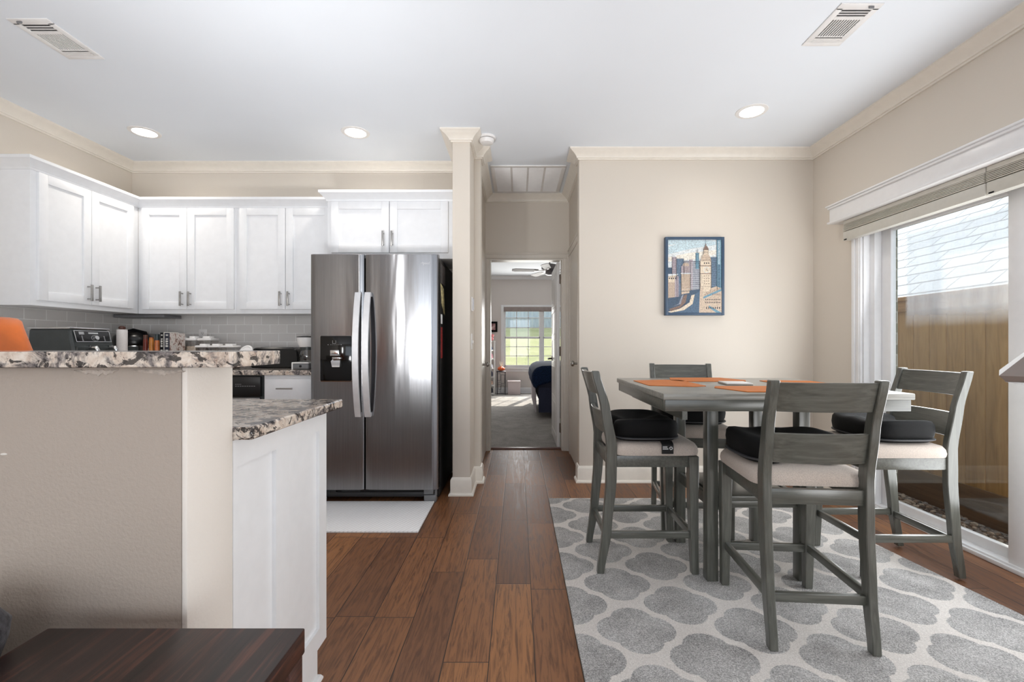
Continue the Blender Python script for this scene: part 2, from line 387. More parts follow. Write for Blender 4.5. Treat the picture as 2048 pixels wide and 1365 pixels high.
CROWN = [(0, H), (.082, H), (.082, H - .010), (.074, H - .014), (.066, H - .022), (.050, H - .030), (.034, H - .044), (.024, H - .056), (.022, H - .064), (.012, H - .066), (.012, H - .076), (0, H - .076)]
path = [(XL, YR), (XL, YB), (-.487, YB), (-.487, 3.42), (-.357, 3.42), (-.357, 3.73), (-.302, 3.73), (-.302, 3.85), (-.345, 3.85), (-.345, YH), (.54, YH), (.54, YD + .115), (.497, YD + .115), (.497, YD), (XR, YD), (XR, YR)]
struct(G().sweep(path, CROWN), 'trim_1', TRIM, 25)
BASE = [(0, 0), (.028, 0), (.028, .010), (.022, .018), (.014, .022), (.014, .112), (.010, .124), (.004, .132), (0, .134)]
struct(G().sweep([(-.487, 3.62), (-.487, 3.42), (-.357, 3.42), (-.357, 3.73), (-.302, 3.73), (-.302, 3.85)], BASE), 'baseboard_left', TRIM, 25)
struct(G().sweep([(.497, YD + .115), (.497, YD), (XR, YD), (XR, 3.292)], BASE), 'baseboard_back', TRIM, 25)
struct(G().sweep([(XR, DY0 - .08), (XR, YR)], BASE), 'baseboard_right', TRIM, 25)

# hall door opening: casing and jamb
def casing(name, pts, mat=CASE, w=.062, y=YH, t=.018):
    """casing around three sides of an opening in a wall facing -Y: pts = x0, x1, top"""
    x0, x1, zt = pts; g = G()
    for a, b in ((x0 - w, x0), (x1, x1 + w)):
        g.box(a, b, y - t, y, 0, zt, .004); g.box((a if a < x0 else b - .016), (a + .016 if a < x0 else b), y - t - .006, y - t + .002, 0, zt + w - .002, .003)
    g.box(x0 - w, x1 + w, y - t, y, zt, zt + w, .004); g.box(x0 - w + .002, x1 + w - .002, y - t - .006, y - t + .002, zt + w - .016, zt + w, .003)
    return struct(g, name, mat)
casing('trim_2', (-.305, .475, 2.03))
g = G(); g.box(-.306, -.290, YH - .004, YH + .125, 0, 2.03); g.box(.460, .476, YH - .004, YH + .125, 0, 2.03); g.box(-.290, .460, YH - .004, YH + .125, 2.014, 2.031)
struct(g, 'trim_3', CASE)
struct(G().box(-.29, .46, 4.925, 4.985, 0, .012, .004), 'trim_4', plain('threshold_strip', (120, 88, 80), 0.4))

# hall right-hand door with its casing, hall left-hand door
g = G(); g.box(.526, .54, 4.70, 4.765, 0, 2.06, .004); g.box(.526, .54, 3.90, 3.975, 0, 2.06, .004); g.box(.520, .54, 3.90, 4.765, 2.03, 2.095, .004); g.box(.514, .54, 3.89, 4.775, 2.085, 2.105, .003)
struct(g, 'trim_5', CASE)
d = struct(G().box(.53, .54, 3.975, 4.70, .01, 2.03), 'door_2', CASE)
k = G(); k.cyl((.53, 4.03, .955), (.49, 4.03, .955), .010); k.sphere((.478, 4.03, .955), .026, 2, (.7, 1, 1)); k.build('door_knob', STEEL_H, d)
d = struct(G().box(-.345, -.335, 4.0, 4.83, .01, 2.03), 'door_3', CASE)
k = G(); k.cyl((-.335, 4.42, .93), (-.30, 4.42, .93), .009); k.sphere((-.292, 4.42, .93), .024, 2, (.7, 1, 1)); k.build('door_knob', STEEL_H, d)

# bedroom door, open at right angles into the bedroom
d = thing('door_4', '', ''); del d['label']; del d['category']; d['kind'] = 'structure'; d.location = (.455, 4.985, 0)
dg = G(T((.42, 4.985, .012)) @ RZ(90))     # local x -> +Y, local y -> -X ; slab x[0,.76] y[-.035,0]
dg.box(0, .76, -.035, 0, 0, 2.0, .002)
for z0, z1 in ((.12, .44), (.52, .84), (.92, 1.16), (1.24, 1.48), (1.56, 1.90)):
    dg.box(.10, .66, 0, .004, z0 - .016, z0, .001); dg.box(.10, .66, 0, .004, z1, z1 + .016, .001); dg.box(.084, .10, 0, .004, z0 - .016, z1 + .016, .001); dg.box(.66, .676, 0, .004, z0 - .016, z1 + .016, .001)
dg.build('door_panel', plain('bedroom_door_paint', (240, 238, 236), .35, var=.01), d)
h = G(); h.cyl((.42, 5.67, .95), (.37, 5.67, .95), .011); h.cyl((.42, 5.67, .95), (.412, 5.67, .95), .03); h.tube([(.37, 5.67, .95), (.368, 5.62, .952), (.372, 5.57, .948)], .009); h.build('door_handle', plain('dark_bronze', (62, 56, 52), .35, .8), d)
for z in (.22, 1.05, 1.83):
    h = G(); h.box(.448, .466, 4.972, 4.992, z - .05, z + .05, .003); h.cyl((.461, 4.972, z - .052), (.461, 4.972, z + .052), .008); h.build('hinge', plain('hinge_bronze', (96, 82, 72), .4, .7), d)

# ------------------------------------------------------------------ backsplash
struct(G().box(XL + .008, -1.475, YB - .008, YB, .925, 1.40), 'wall_backsplash_back', TILEX)
struct(G().box(XL, XL + .008, 1.2, YB - .008, .925, 1.40), 'wall_backsplash_left', TILEY)

# ------------------------------------------------------------------ kitchen cabinets
def shaker(M, w, h, parent, name='door', fr=.058, mat=CAB):
    g = G(M)
    g.box(0, fr, -.02, 0, 0, h, .0015); g.box(w - fr, w, -.02, 0, 0, h, .0015)
    g.box(fr, w - fr, -.02, 0, 0, fr, .0015); g.box(fr, w - fr, -.02, 0, h - fr, h, .0015)
    g.box(fr - .002, w - fr + .002, -.010, -.004, fr - .002, h - fr + .002)
    return g.build(name, mat, parent)
def pull(M, x, z0, z1, parent, horiz=False):
    g = G(M); y = -.052
    if horiz:
        g.box(z0, z1, y - .005, y + .005, x - .005, x + .005, .0015); g.cyl((z0 + .018, -.02, x), (z0 + .018, y, x), .004); g.cyl((z1 - .018, -.02, x), (z1 - .018, y, x), .004)
    else:
        g.box(x - .006, x + .006, y - .006, y + .006, z0, z1, .0015); g.cyl((x, -.02, z0 + .014), (x, y, z0 + .014), .0045); g.cyl((x, -.02, z1 - .014), (x, y, z1 - .014), .0045)
    return g.build('handle', STEEL_H, parent)
CABCROWN = [(0, .0), (.006, .0), (.010, .012), (.014, .016), (.020, .026), (.034, .040), (.046, .052), (.052, .056), (.052, .075), (0, .075)]
def ccrown(path, z0, parent): return G().sweep(path, [(o, z0 + z) for o, z in CABCROWN]).build('crown_moulding', CAB, parent, 25)
ZC0, ZC1 = 1.371, 2.24
FX = -3.07      # face-frame plane of the left run; FY of the back run
FY = 3.72
c = thing('wall_cabinet', 'white two-door upper cabinet on the left wall with its end panel facing the room', 'cabinet', (XL, 2.895, ZC0), group='white upper kitchen cabinets')
g = G(); g.box(XL, FX, 2.895, FY, ZC0, ZC1 - .002, .001); g.build('body', CAB, c)
M1 = T((FX, 2.93, 1.4056)) @ RZ(90); dr = shaker(M1, .36, .816, c); pull(M1, .33, .025, .14, dr)
M1 = T((FX, 3.294, 1.4056)) @ RZ(90); dr = shaker(M1, .36, .816, c); pull(M1, .03, .025, .14, dr)
ccrown([(XL, 2.895), (FX, 2.895), (FX, FY)], 2.226, c)
c = thing('wall_cabinet', 'white two-door upper cabinet in the corner left of the middle one on the back wall', 'cabinet', (-3.07, YB, ZC0), group='white upper kitchen cabinets')
xs = [PX(283, 3.7), PX(373, 3.7), PX(374.2, 3.7), PX(467, 3.7)]; xm = PX(473, 3.72)
G().box(FX + .001, xm - .0005, FY, YB - .009, ZC0, ZC1 - .002, .001).build('body', CAB, c)
M1 = T((xs[0], FY, 1.4056)); dr = shaker(M1, xs[1] - xs[0], .816, c); pull(M1, xs[1] - xs[0] - .03, .025, .14, dr)
M1 = T((xs[2], FY, 1.4056)); dr = shaker(M1, xs[3] - xs[2], .816, c); pull(M1, .03, .025, .14, dr)
G().sweep([(FX, FY), (xm, FY)], [(o, 2.226 + z) for o, z in CABCROWN]).build('crown_moulding', CAB, c, 25)
c = thing('wall_cabinet', 'white two-door upper cabinet on the back wall beside the refrigerator cabinet, diagonal shadow on it', 'cabinet', (xm, YB, ZC0), group='white upper kitchen cabinets')
xs = [PX(478.6, 3.7), PX(570, 3.7), PX(571.2, 3.7), PX(663, 3.7)]
G().box(xm + .0005, -1.4705, FY, YB - .009, ZC0, ZC1 - .002, .001).build('body', CAB, c)
M1 = T((xs[0], FY, 1.4056)); dr = shaker(M1, xs[1] - xs[0], .816, c); pull(M1, xs[1] - xs[0] - .03, .025, .14, dr)
M1 = T((xs[2], FY, 1.4056)); dr = shaker(M1, xs[3] - xs[2], .816, c); pull(M1, .03, .025, .14, dr)
G().sweep([(xm, FY), (-1.4705, FY)], [(o, 2.226 + z) for o, z in CABCROWN]).build('crown_moulding', CAB, c, 25)
c = thing('wall_cabinet', 'short wide white two-door cabinet above the refrigerator', 'cabinet', (-1.469, YB, 1.784), group='white upper kitchen cabinets')
G().box(-1.469, -.488, 3.55, YB - .001, 1.784, ZC1 - .002, .001).build('body', CAB, c)
xs = [PX(661.5, 3.53), PX(777.8, 3.53), PX(779.4, 3.53), PX(895.9, 3.53)]
M1 = T((xs[0], 3.55, 1.828)); dr = shaker(M1, xs[1] - xs[0], .394, c); pull(M1, xs[1] - xs[0] - .04, .045, .16, dr)
M1 = T((xs[2], 3.55, 1.828)); dr = shaker(M1, xs[3] - xs[2], .394, c); pull(M1, .022, .045, .16, dr)
G().sweep([(-1.469, FY - .06), (-1.469, 3.55), (-.488, 3.55)], [(o, 2.226 + z) for o, z in CABCROWN]).build('crown_moulding', CAB, c, 25)
tag(G().box(PX(257, 3.95), PX(337, 3.85), 3.80, 4.0, 1.346, 1.3705, .004).build('cabinet_panel', MIDGREY), 'slim grey panel under the corner of the upper cabinets', 'light')  # plain unlit panel under the cabinet corner

# base units along the back wall
c = thing('base_cabinet', 'white base cabinet with drawer left of the refrigerator', 'cabinet', (-1.885, YB, 0))
g = G(); g.box(-1.885, -1.475, 3.42, YB - .009, .1, .895, .001); g.box(-1.885, -1.475, 3.49, YB - .009, 0, .1); g.build('body', CAB, c)
g = G(T((-1.868, 3.42, .70))); g.box(0, .375, -.02, 0, 0, .168, .003); dr = g.build('drawer', CAB, c); pull(T((-1.868, 3.42, .70)), .098, .095, .215, dr, True)
M1 = T((-1.868, 3.42, .115)); dr = shaker(M1, .375, .57, c); pull(M1, .34, .42, .54, dr)
c = thing('dishwasher', 'dishwasher with black control panel under the back counter', 'dishwasher', (-2.5, YB, 0))
G().box(-2.495, -1.89, 3.43, YB - .009, .1, .89).build('body', DARKGREY, c)
g = G(); g.box(-2.495, -1.905, 3.40, 3.43, .735, .885, .006); cp = g.build('control_panel', BLACK, c)
g = G()
for i in range(9): g.box(-2.09 + i * .017, -2.079 + i * .017, 3.3988, 3.4, .812, .8155)
for i in range(4): g.box(-2.09 + i * .012, -2.082 + i * .012, 3.3988, 3.4, .826, .829)
g.build('control_markings', plain('panel_marking', (150, 150, 152), .5), cp)
G().box(-2.495, -1.912, 3.405, 3.43, .12, .728, .004).build('door', STEEL, c)
G().box(-2.49, -1.89, 3.48, 3.6, 0, .1).build('kick_plate', BLKMAT, c)
c = thing('base_cabinet', 'white base cabinets under the left counter, mostly hidden by the half wall', 'cabinet', (XL, 1.65, 0))
g = G(); g.box(XL + .009, -2.77, 1.66, YB - .01, .1, .895); g.box(XL + .009, -2.84, 1.66, YB - .01, 0, .1); g.box(-2.77, -2.50, 3.43, YB - .01, 0, .895); g.build('body', CAB, c)
for i in range(3):
    M1 = T((-2.77, 1.72 + i * .55, .115)) @ RZ(90); dr = shaker(M1, .53, .76, c); pull(M1, .5, .6, .72, dr)
g = G(); g.prism([(XL + .009, 1.645), (-2.73, 1.645), (-2.73, 3.38), (-1.475, 3.38), (-1.475, YB - .009), (XL + .009, YB - .009)], .896, .931)
o = g.build('countertop', GRAN); o.modifiers.new('b', 'BEVEL').width = .005; tag(o, 'speckled granite worktop along the back and left kitchen walls', 'countertop')

# ------------------------------------------------------------------ peninsula, half wall and raised bar
PXE = -.668
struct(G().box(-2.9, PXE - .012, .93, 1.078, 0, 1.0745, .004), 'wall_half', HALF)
struct(G().box(PXE - .012, PXE, .929, 1.0785, 0, 1.0745, .003), 'wall_half_end', HALF_LIT)  # end face of the half wall, its own slab to carry the lit tone
rw = random.Random(11); hw = bpy.data.objects['wall_half']
g = G()
for u0, u1 in ((PX(150, .93), PX(238, .93)), (PX(268, .93), PX(372, .93))):
    n = 22; secs = []
    for i in range(n + 1):
        x = u0 + (u1 - u0) * i / n; e = math.sin(math.pi * i / n) ** .6; h = (.006 + .004 * rw.random()) * e + .001; zt = 1.071 - .004 * rw.random()
        secs.append([(x, .9285, zt), (x, .9275 - .001 * rw.random(), zt - h * .5), (x, .9285, zt - h), (x, .9305, zt - h), (x, .9305, zt)])
    g.loft(secs)
g.build('torn_paint', plain('torn_paint', (186, 175, 165), .8, var=.08, vs=120, bump=.5), hw)
g = G(); g.sphere((PX(8, .93), .930, PZ(909, .93)), .006, 2, (1.2, .5, .45)); g.build('plaster_chip', plain('plaster_chip', (226, 220, 212), .7), hw)
struct(G().sweep([(-2.9, .93), (PXE, .93), (PXE, 1.07)], BASE), 'baseboard_half_wall', TRIM, 25)
c = thing('base_cabinet', 'white peninsula cabinet with recessed end panel beside the half wall', 'cabinet', (-1.6, 1.08, 0))
g = G(); g.box(-2.72, PXE - .02, 1.08, 1.60, .1, .895); g.box(-2.72, PXE - .02, 1.08, 1.53, 0, .1); g.build('body', CAB, c)
g = G()       # end panel, plane x = PXE facing +X
x0, x1 = PXE - .02, PXE
g.prism([(1.079, .0), (1.532, .0), (1.532, .1), (1.604, .1), (1.604, .164), (1.079, .164)], x0, x1, 'x')
g.box(x0, x1, 1.079, 1.604, .83, .895); g.box(x0, x1, 1.079, 1.10, .164, .83); g.box(x0, x1, 1.27, 1.342, .164, .83); g.box(x0, x1, 1.548, 1.604, .164, .83)
g.box(x0, x1 - .011, 1.09, 1.56, .15, .84)
g.build('end_panel', CAB, c)
G().sweep([(PXE, 1.079), (PXE, 1.532), (PXE - .02, 1.532)], [(0, 0), (.014, 0), (.014, .006), (.008, .016), (0, .019)], side=1).build('shoe_moulding', CAB, c)
g = G(); g.box(-2.725, -.624, 1.079, 1.64, .896, .926); o = g.build('countertop', GRAN); o.modifiers.new('b', 'BEVEL').width = .004
tag(o, 'lower granite worktop of the peninsula behind the raised bar', 'countertop')
g = G(); g.prism([(-2.9, .895), (-.560, .895), (-.557, .898), (-.557, 1.078), (-2.9, 1.078)], 1.0755, 1.1065)
o = g.build('bar_top', GRAN); b = o.modifiers.new('b', 'BEVEL'); b.width = .006; b.segments = 3
tag(o, 'raised granite bar top on the half wall', 'countertop')

# ------------------------------------------------------------------ refrigerator
fr = thing('refrigerator', 'stainless steel side-by-side refrigerator with water dispenser', 'refrigerator', (-1.01, 3.6, 0))
G().box(-1.452, -.567, 3.305, 3.97, .025, 1.745, .006).build('body', plain('fridge_case_black', (13, 13, 14), .45, var=.1), fr)
def fdoor(x0, x1, bulge):
    g = G(); n = 20; secs = []
    for i in range(n + 1):
        t = i / n; x = x0 + (x1 - x0) * t
        y = 3.232 + bulge * (2 * t - 1) ** 2
        e = min(t, 1 - t) * (x1 - x0)
        if e < .008: y += (.008 - e) * .8
        secs.append([(x, y, .10), (x, y, 1.755), (x, y + .006, 1.759), (x, 3.30, 1.759), (x, 3.30, .098), (x, y + .004, .098)])
    g.loft(secs); return g.build('door', STEEL, fr, 50)
xa, xs1, xs2, xb = PX(621, 3.232), PX(727.4, 3.232), PX(730.6, 3.232), PX(876, 3.232)
dl = fdoor(xa, xs1, .002); drr = fdoor(xs2, xb, .005)
def fhandle(xc, par):
    g = G(); secs = []
    for i in range(25):
        t = i / 24; z = .615 + (1.487 - .615) * t; b = math.sin(math.pi * t) ** .8
        y = 3.205 - .062 * b
        secs.append([(xc - .021, y, z), (xc + .021, y, z), (xc + .021, y + .017, z), (xc - .021, y + .017, z)])
    g.loft(secs); g.box(xc - .019, xc + .019, 3.208, 3.24, .617, .645); g.box(xc - .019, xc + .019, 3.208, 3.24, 1.457, 1.485)
    o = g.build('handle', plain('handle_steel', (226, 226, 228), .45, .55, var=.02), par, 30); o.modifiers.new('b', 'BEVEL').width = .002
fhandle(-1.116, dl); fhandle(-1.048, drr)
# dispenser
ds = G(); x0, x1, z0, z1 = PX(641.5, 3.232), PX(704.5, 3.232), .865, 1.183
ds.box(x0 - .003, x1 + .003, 3.221, 3.24, z0 - .005, z1, .006); ds.mi = 1
ds.box(x0, x1, 3.217, 3.236, z0, z1 - .001, .006)
dsp = ds.build('dispenser', [CHROME, plain('gloss_black', (4, 4, 5), .08)], dl)
g = G(); xm2 = (x0 + x1) / 2 + .0; g.box(xm2 - .035, xm2 + .028, 3.205, 3.218, 1.04, 1.083, .004); g.build('ice_chute', CHROME, dsp)
g = G(); g.loft([[(xm2 - .03, 3.206, 1.005), (xm2 + .035, 3.206, 1.008), (xm2 + .03, 3.217, 1.02), (xm2 - .02, 3.217, 1.02)], [(xm2 - .018, 3.198, .965), (xm2 + .035, 3.198, .965), (xm2 + .035, 3.217, .965), (xm2 - .018, 3.217, .965)]]); g.box(xm2 - .02, xm2 + .04, 3.2, 3.217, 1.018, 1.034, .004); g.build('paddle', CHROME, dsp)
g = G(); g.box(xm2 - .055, xm2 - .05, 3.2162, 3.217, 1.118, 1.122); g.box(xm2 + .035, xm2 + .042, 3.2162, 3.217, 1.118, 1.122)
for i in range(5): g.box(xm2 - .036 + i * .014, xm2 - .03 + i * .014, 3.2162, 3.217, 1.119, 1.121)
g.box(xm2 - .022, xm2 - .02, 3.2162, 3.217, 1.128, 1.15); g.box(xm2 + .0, xm2 + .002, 3.2162, 3.217, 1.128, 1.15); g.box(xm2 - .022, xm2 + .002, 3.2162, 3.217, 1.128, 1.130)
g.build('icons', plain('icon_grey', (150, 150, 150), .5), dsp)
# wordmark on the right door
def text(name, body, size, loc, rot, mat, parent, ext=.0006, align='CENTER'):
    cu = bpy.data.curves.new(name, 'FONT'); cu.body = body; cu.size = size; cu.extrude = ext; cu.align_x = align; cu.align_y = 'CENTER'
    tmp = bpy.data.objects.new(name, cu); COL.objects.link(tmp)
    dg = bpy.context.evaluated_depsgraph_get(); me = bpy.data.meshes.new_from_object(tmp.evaluated_get(dg)); bpy.data.objects.remove(tmp)
    me.transform(Matrix.Translation(loc) @ rot); off = Vector((0, 0, 0)); p = parent
    while p: off += p.location; p = p.parent
    me.transform(Matrix.Translation(-off))
    o = bpy.data.objects.new(name, me); COL.objects.link(o); o.parent = parent; me.materials.clear(); me.materials.append(mat); return o
text('wordmark', 'Whirlpool', .026, (PX(844, 3.235), 3.2340, PZ(527, 3.235)), Matrix.Rotation(R(90), 4, 'X'), CHROME, drr)
# base grille, foot, hinge covers
g = G(); g.box(-1.44, -.66, 3.30, 3.34, .028, .062, .002); g.build('kick_plate', plain('kick_grey', (52, 52, 54), .4), fr)
g = G(); g.box(-1.44, -1.30, 3.285, 3.33, .066, .094, .002); g.box(-1.26, -1.13, 3.285, 3.33, .070, .094, .002)
for i in range(4): g.box(-1.09 + i * .07, -1.025 + i * .07, 3.29, 3.33, .083, .0865, .001)
g.build('grille', plain('grille_dark', (40, 40, 42), .4), fr)
g = G(); g.box(-.668, -.582, 3.265, 3.33, .0, .052, .004); g.box(-.668, -.60, 3.262, 3.33, .058, .094, .003); g.cyl((-.585, 3.275, .05), (-.585, 3.275, .1), .009); g.build('foot', plain('fridge_foot_grey', (128, 129, 131), .35, .3), fr)
g = G(); g.box(-1.45, -1.38, 3.265, 3.33, .0, .052, .004); g.build('foot', MIDGREY, fr)
# papers held on the refrigerator side
def paper(name, lab, cat, poly, mats, curl=0):
    g = G(); g.prism(poly, -.5665, -.5645, 'x'); o = g.build(name, mats); tag(o, lab, cat); return o
tag(G().box(-.5665, -.564, 3.36, 3.56, 1.575, 1.715).build('flyer', plain('flyer_print', (70, 66, 66), .4, var=.5, vs=60)), 'dark printed flyer on the upper side of the refrigerator', 'flyer')
paper('photo_card', 'tan and white photo card below the flyer on the refrigerator side', 'card', [(3.36, 1.57), (3.50, 1.545), (3.55, 1.35), (3.50, 1.36), (3.40, 1.43)], plain('card_print', (190, 160, 120), .5, var=.5, vs=45))
paper('note', 'small white note on the refrigerator side', 'note', [(3.375, 1.275), (3.435, 1.275), (3.435, 1.345), (3.375, 1.345)], plain('paper_white', (235, 235, 235), .6))
paper('magnet_strip', 'red printed magnet strip low on the refrigerator side', 'magnet', [(3.37, 1.02), (3.44, 1.02), (3.44, 1.25), (3.37, 1.25)], plain('magnet_red', (120, 34, 34), .5, var=.6, vs=90))

# white mat in front of the refrigerator
m = Mat('white_vinyl_mat', (232, 233, 234), .5); v = m.coord((1, 1, 1), rot=(0, 0, R(28)))
w = m.node('ShaderNodeTexWave', bands_direction='X'); m.link(v, w.inputs[0]); w.inputs['Scale'].default_value = 14; w.inputs['Distortion'].default_value = 1.5; w.inputs['Detail'].default_value = 3
m.color(m.ramp(w.outputs['Fac'], [(0, (232, 233, 234)), (.4, (250, 250, 251))])); m.bump(w.outputs['Fac'], .4, .003)
tag(G().box(-1.9, -.593, 2.733, 3.262, 0, .012, .004).build('kitchen_mat', m.m), 'white textured mat on the floor in front of the refrigerator', 'mat')

# ------------------------------------------------------------------ things on the kitchen counters
CT = .9312
# air fryer on the left counter
af = thing('air_fryer', 'dark grey two-basket air fryer with control panel on the left counter', 'air fryer', (-2.95, 3.04, CT))
xf, xk, y0, y1 = -2.80, -3.09, 2.90, 3.185
g = G()
g.loft([[(xf + .01, y0 - .012, CT), (xf + .01, y1 + .012, CT), (xk, y1 + .012, CT), (xk, y0 - .012, CT)],
        [(xf + .006, y0 - .010, CT + .16), (xf + .006, y1 + .010, CT + .16), (xk, y1 + .010, CT + .16), (xk, y0 - .010, CT + .16)],
        [(xf - .03, y0, CT + .292), (xf - .03, y1, CT + .292), (xk, y1, CT + .292), (xk, y0, CT + .292)]])
o = g.build('body', DARKGREY, af); o.modifiers.new('b', 'BEVEL').width = .012
g = G(); g.box(xk - .002, xf - .026, y0 - .002, y1 + .002, CT + .288, CT + .301, .005); g.build('lid_trim', CHROME, af)
slope = Matrix.Rotation(math.atan2(.036, .132), 4, 'Y')
Mp = T((xf + .008, (y0 + y1) / 2, CT + .165)) @ Matrix.Rotation(-math.atan2(.036, .132), 4, 'Y')
g = G(Mp); g.box(0, .004, -.125, .125, .044, .118, .002); cp = g.build('control_panel', plain('panel_black', (24, 25, 27), .2), af)
g = G(Mp)
for a, b, c0, d0 in ((-.125, .125, .116, .119), (-.125, .125, .043, .046), (-.126, -.123, .044, .118), (.123, .126, .044, .118)): g.box(.004, .0055, a, b, c0, d0)
g.build('panel_border', CHROME, cp)
g = G(Mp); g.cyl((.004, .01, .068), (.020, .01, .068), .017, .014); g.build('dial', CHROME, cp)
g = G(Mp); g.box(.004, .0052, -.03, .04, .097, .107, .001); g.build('brand_plate', plain('plate_print', (190, 192, 194), .4), cp)
g = G(Mp); g.box(.004, .0052, -.095, -.06, .092, .110, .001); g.build('display', plain('display_print', (170, 172, 174), .3), cp)
PPR = plain('panel_print', (180, 182, 184), .4)
for sd in (-.079, .079):
    g = G(Mp)
    for i in range(4): g.box(.004, .0052, sd - .004, sd + .004, .050 + i * .010, .053 + i * .010)
    g.box(.004, .0048, sd - .0006, sd + .0006, .050, .083); g.build('panel_marking', PPR, cp)
g = G(Mp); g.prism([(.01 + r_ * math.cos(a_), .068 + r_ * .75 * math.sin(a_)) for r_, aa in ((.0265, range(0, 19)), (.0245, range(18, -1, -1))) for a_ in [math.pi * .25 + math.pi * 1.5 * k / 18 for k in aa]], .004, .0050, 'x'); g.build('dial_scale', PPR, cp)
for i in range(2):
    yc = y0 + .0725 + i * .14
    g = G(); g.box(xf - .004, xf + .016, yc - .066, yc + .066, CT + .02, CT + .180, .008); bk = g.build('basket', plain('basket_grey', (50, 54, 54), .3), af)
    g = G(); g.tube([(xf + .014, yc + .02, CT + .172), (xf + .058, yc + .02, CT + .170), (xf + .065, yc + .02, CT + .155), (xf + .065, yc + .02, CT + .05)], .013); g.build('handle', CHROME, bk)
# paper towel holder
pt = thing('paper_towel_holder', 'white paper towel roll on a holder with a dark wooden knob', 'paper towel', (-3.03, 3.52, CT))
g = G(); g.lathe([(.0, 0), (.075, 0), (.075, .012), (.0, .014)], (-3.03, 3.52, CT)); g.cyl((-3.03, 3.52, CT), (-3.03, 3.52, CT + .325), .008); g.build('stand', plain('holder_wood', (82, 50, 36), .45), pt)
g = G(); g.lathe([(.011, .015), (.033, .015), (.0335, .02), (.0335, .30), (.033, .305), (.011, .305)], (-3.03, 3.52, CT)); g.build('roll', fabric('paper_white_roll', (240, 236, 234), 150, .3, .9, .02), pt)
g = G(); g.lathe([(.0, .305), (.018, .306), (.022, .314), (.021, .324), (.012, .331), (0, .332)], (-3.03, 3.52, CT)); g.build('knob', plain('knob_wood', (74, 40, 30), .35), pt)
# pressure cooker
pc = thing('pressure_cooker', 'black domed electric pressure cooker behind the paper towels', 'cooker', (-3.17, 3.79, CT))
c0 = (-3.17, 3.79, CT)
g = G(); g.lathe([(0, 0), (.125, 0), (.13, .01), (.13, .182), (.125, .188), (0, .188)], c0); g.build('body', plain('cooker_steel', (205, 205, 206), .2, 1), pc)
g = G(); g.lathe([(0, .186), (.134, .186), (.138, .20), (.137, .228), (.130, .255), (.10, .283), (.05, .298), (0, .301)], c0); g.build('lid', BLACK, pc)
g = G(); g.box(-3.17 + .03, -3.17 + .13, 3.79 - .132, 3.79 - .10, CT + .04, CT + .175, .01); g.build('control_panel', DARKGREY, pc)
g = G(); g.tube([(-3.17 - .132, 3.79, CT + .21), (-3.17 - .10, 3.79, CT + .288), (-3.17, 3.79, CT + .312), (-3.17 + .10, 3.79, CT + .288), (-3.17 + .132, 3.79, CT + .21)], .012); g.build('handle', BLKMAT, pc)
# spice jars, books (all stand along the back of the counter)
def jar(x, y, r, h, col, capc, lab, caph=.03):
    t = thing('jar', lab, 'jar', (x, y, CT), group='jars by the cookbooks')
    g = G(); g.lathe([(0, 0), (r * .95, 0), (r, .006), (r, h * .9), (r * .85, h), (0, h)], (x, y, CT), 20); g.build('body', plain('jar_' + lab.split()[0], col, .3, var=.12, vs=40), t)
    g = G(); g.lathe([(0, h - .002), (r * .9, h - .002), (r * .9, h + caph), (0, h + caph)], (x, y, CT), 20); g.build('lid', plain('jar_lid_' + lab.split()[0], capc, .4), t)
jar(PX(291, 3.6), 3.6, .016, .236, (122, 52, 40), (96, 60, 46), 'reddish-brown jar at the left end of the cookbooks')
jar(PX(297.5, 3.62), 3.62, .017, .165, (150, 140, 134), (88, 56, 44), 'pale grey jar left of the yellow one')
jar(PX(303, 3.56), 3.56, .016, .238, (204, 132, 58), (180, 100, 46), 'yellow tall jar between the grey and navy ones', .008)
jar(PX(309, 3.63), 3.63, .010, .19, (46, 44, 72), (120, 74, 50), 'navy slim jar behind the orange-labelled one')
jar(PX(314.5, 3.55), 3.55, .017, .225, (206, 120, 70), (52, 62, 64), 'orange-labelled jar with dark cap against the black book', .045)
def book(x0, x1, y0, y1, h, col, lab, spine=None, tsize=.022):
    t = thing('cookbook', lab, 'book', ((x0 + x1) / 2, (y0 + y1) / 2, CT), group='cookbooks on the back counter')
    g = G(); g.box(x0, x0 + .002, y0, y1, CT, CT + h, .0005); g.box(x1 - .002, x1, y0, y1, CT, CT + h, .0005); g.box(x0, x1, y0, y0 + .003, CT, CT + h, .0008); g.build('cover', plain('cover_' + lab.split()[0], col, .35), t)
    G().box(x0 + .002, x1 - .002, y0 + .004, y1 - .004, CT + .003, CT + h - .004).build('pages', plain('pages', (230, 224, 212), .8), t)
    if spine: text('spine_text', spine, tsize, ((x0 + x1) / 2, y0 - .0004, CT + h * .55), Matrix.Rotation(R(90), 4, 'X') @ Matrix.Rotation(R(-90), 4, 'Z'), plain('spine_print', (225, 222, 216), .5), t, .0002)
    return t
book(PX(320.3, 3.52), PX(326.6, 3.52), 3.52, 3.67, .282, (18, 17, 20), 'black cookbook spine with white vertical lettering', None)
book(PX(327, 3.52), PX(328.6, 3.52), 3.52, 3.67, .286, (226, 222, 216), 'thin white cookbook between the black and the slate spines')
bk3 = book(PX(329, 3.52), PX(338.2, 3.52), 3.52, 3.69, .280, (50, 52, 64), 'slate cookbook spine with large pale lettering and a food photograph on its cover', None)
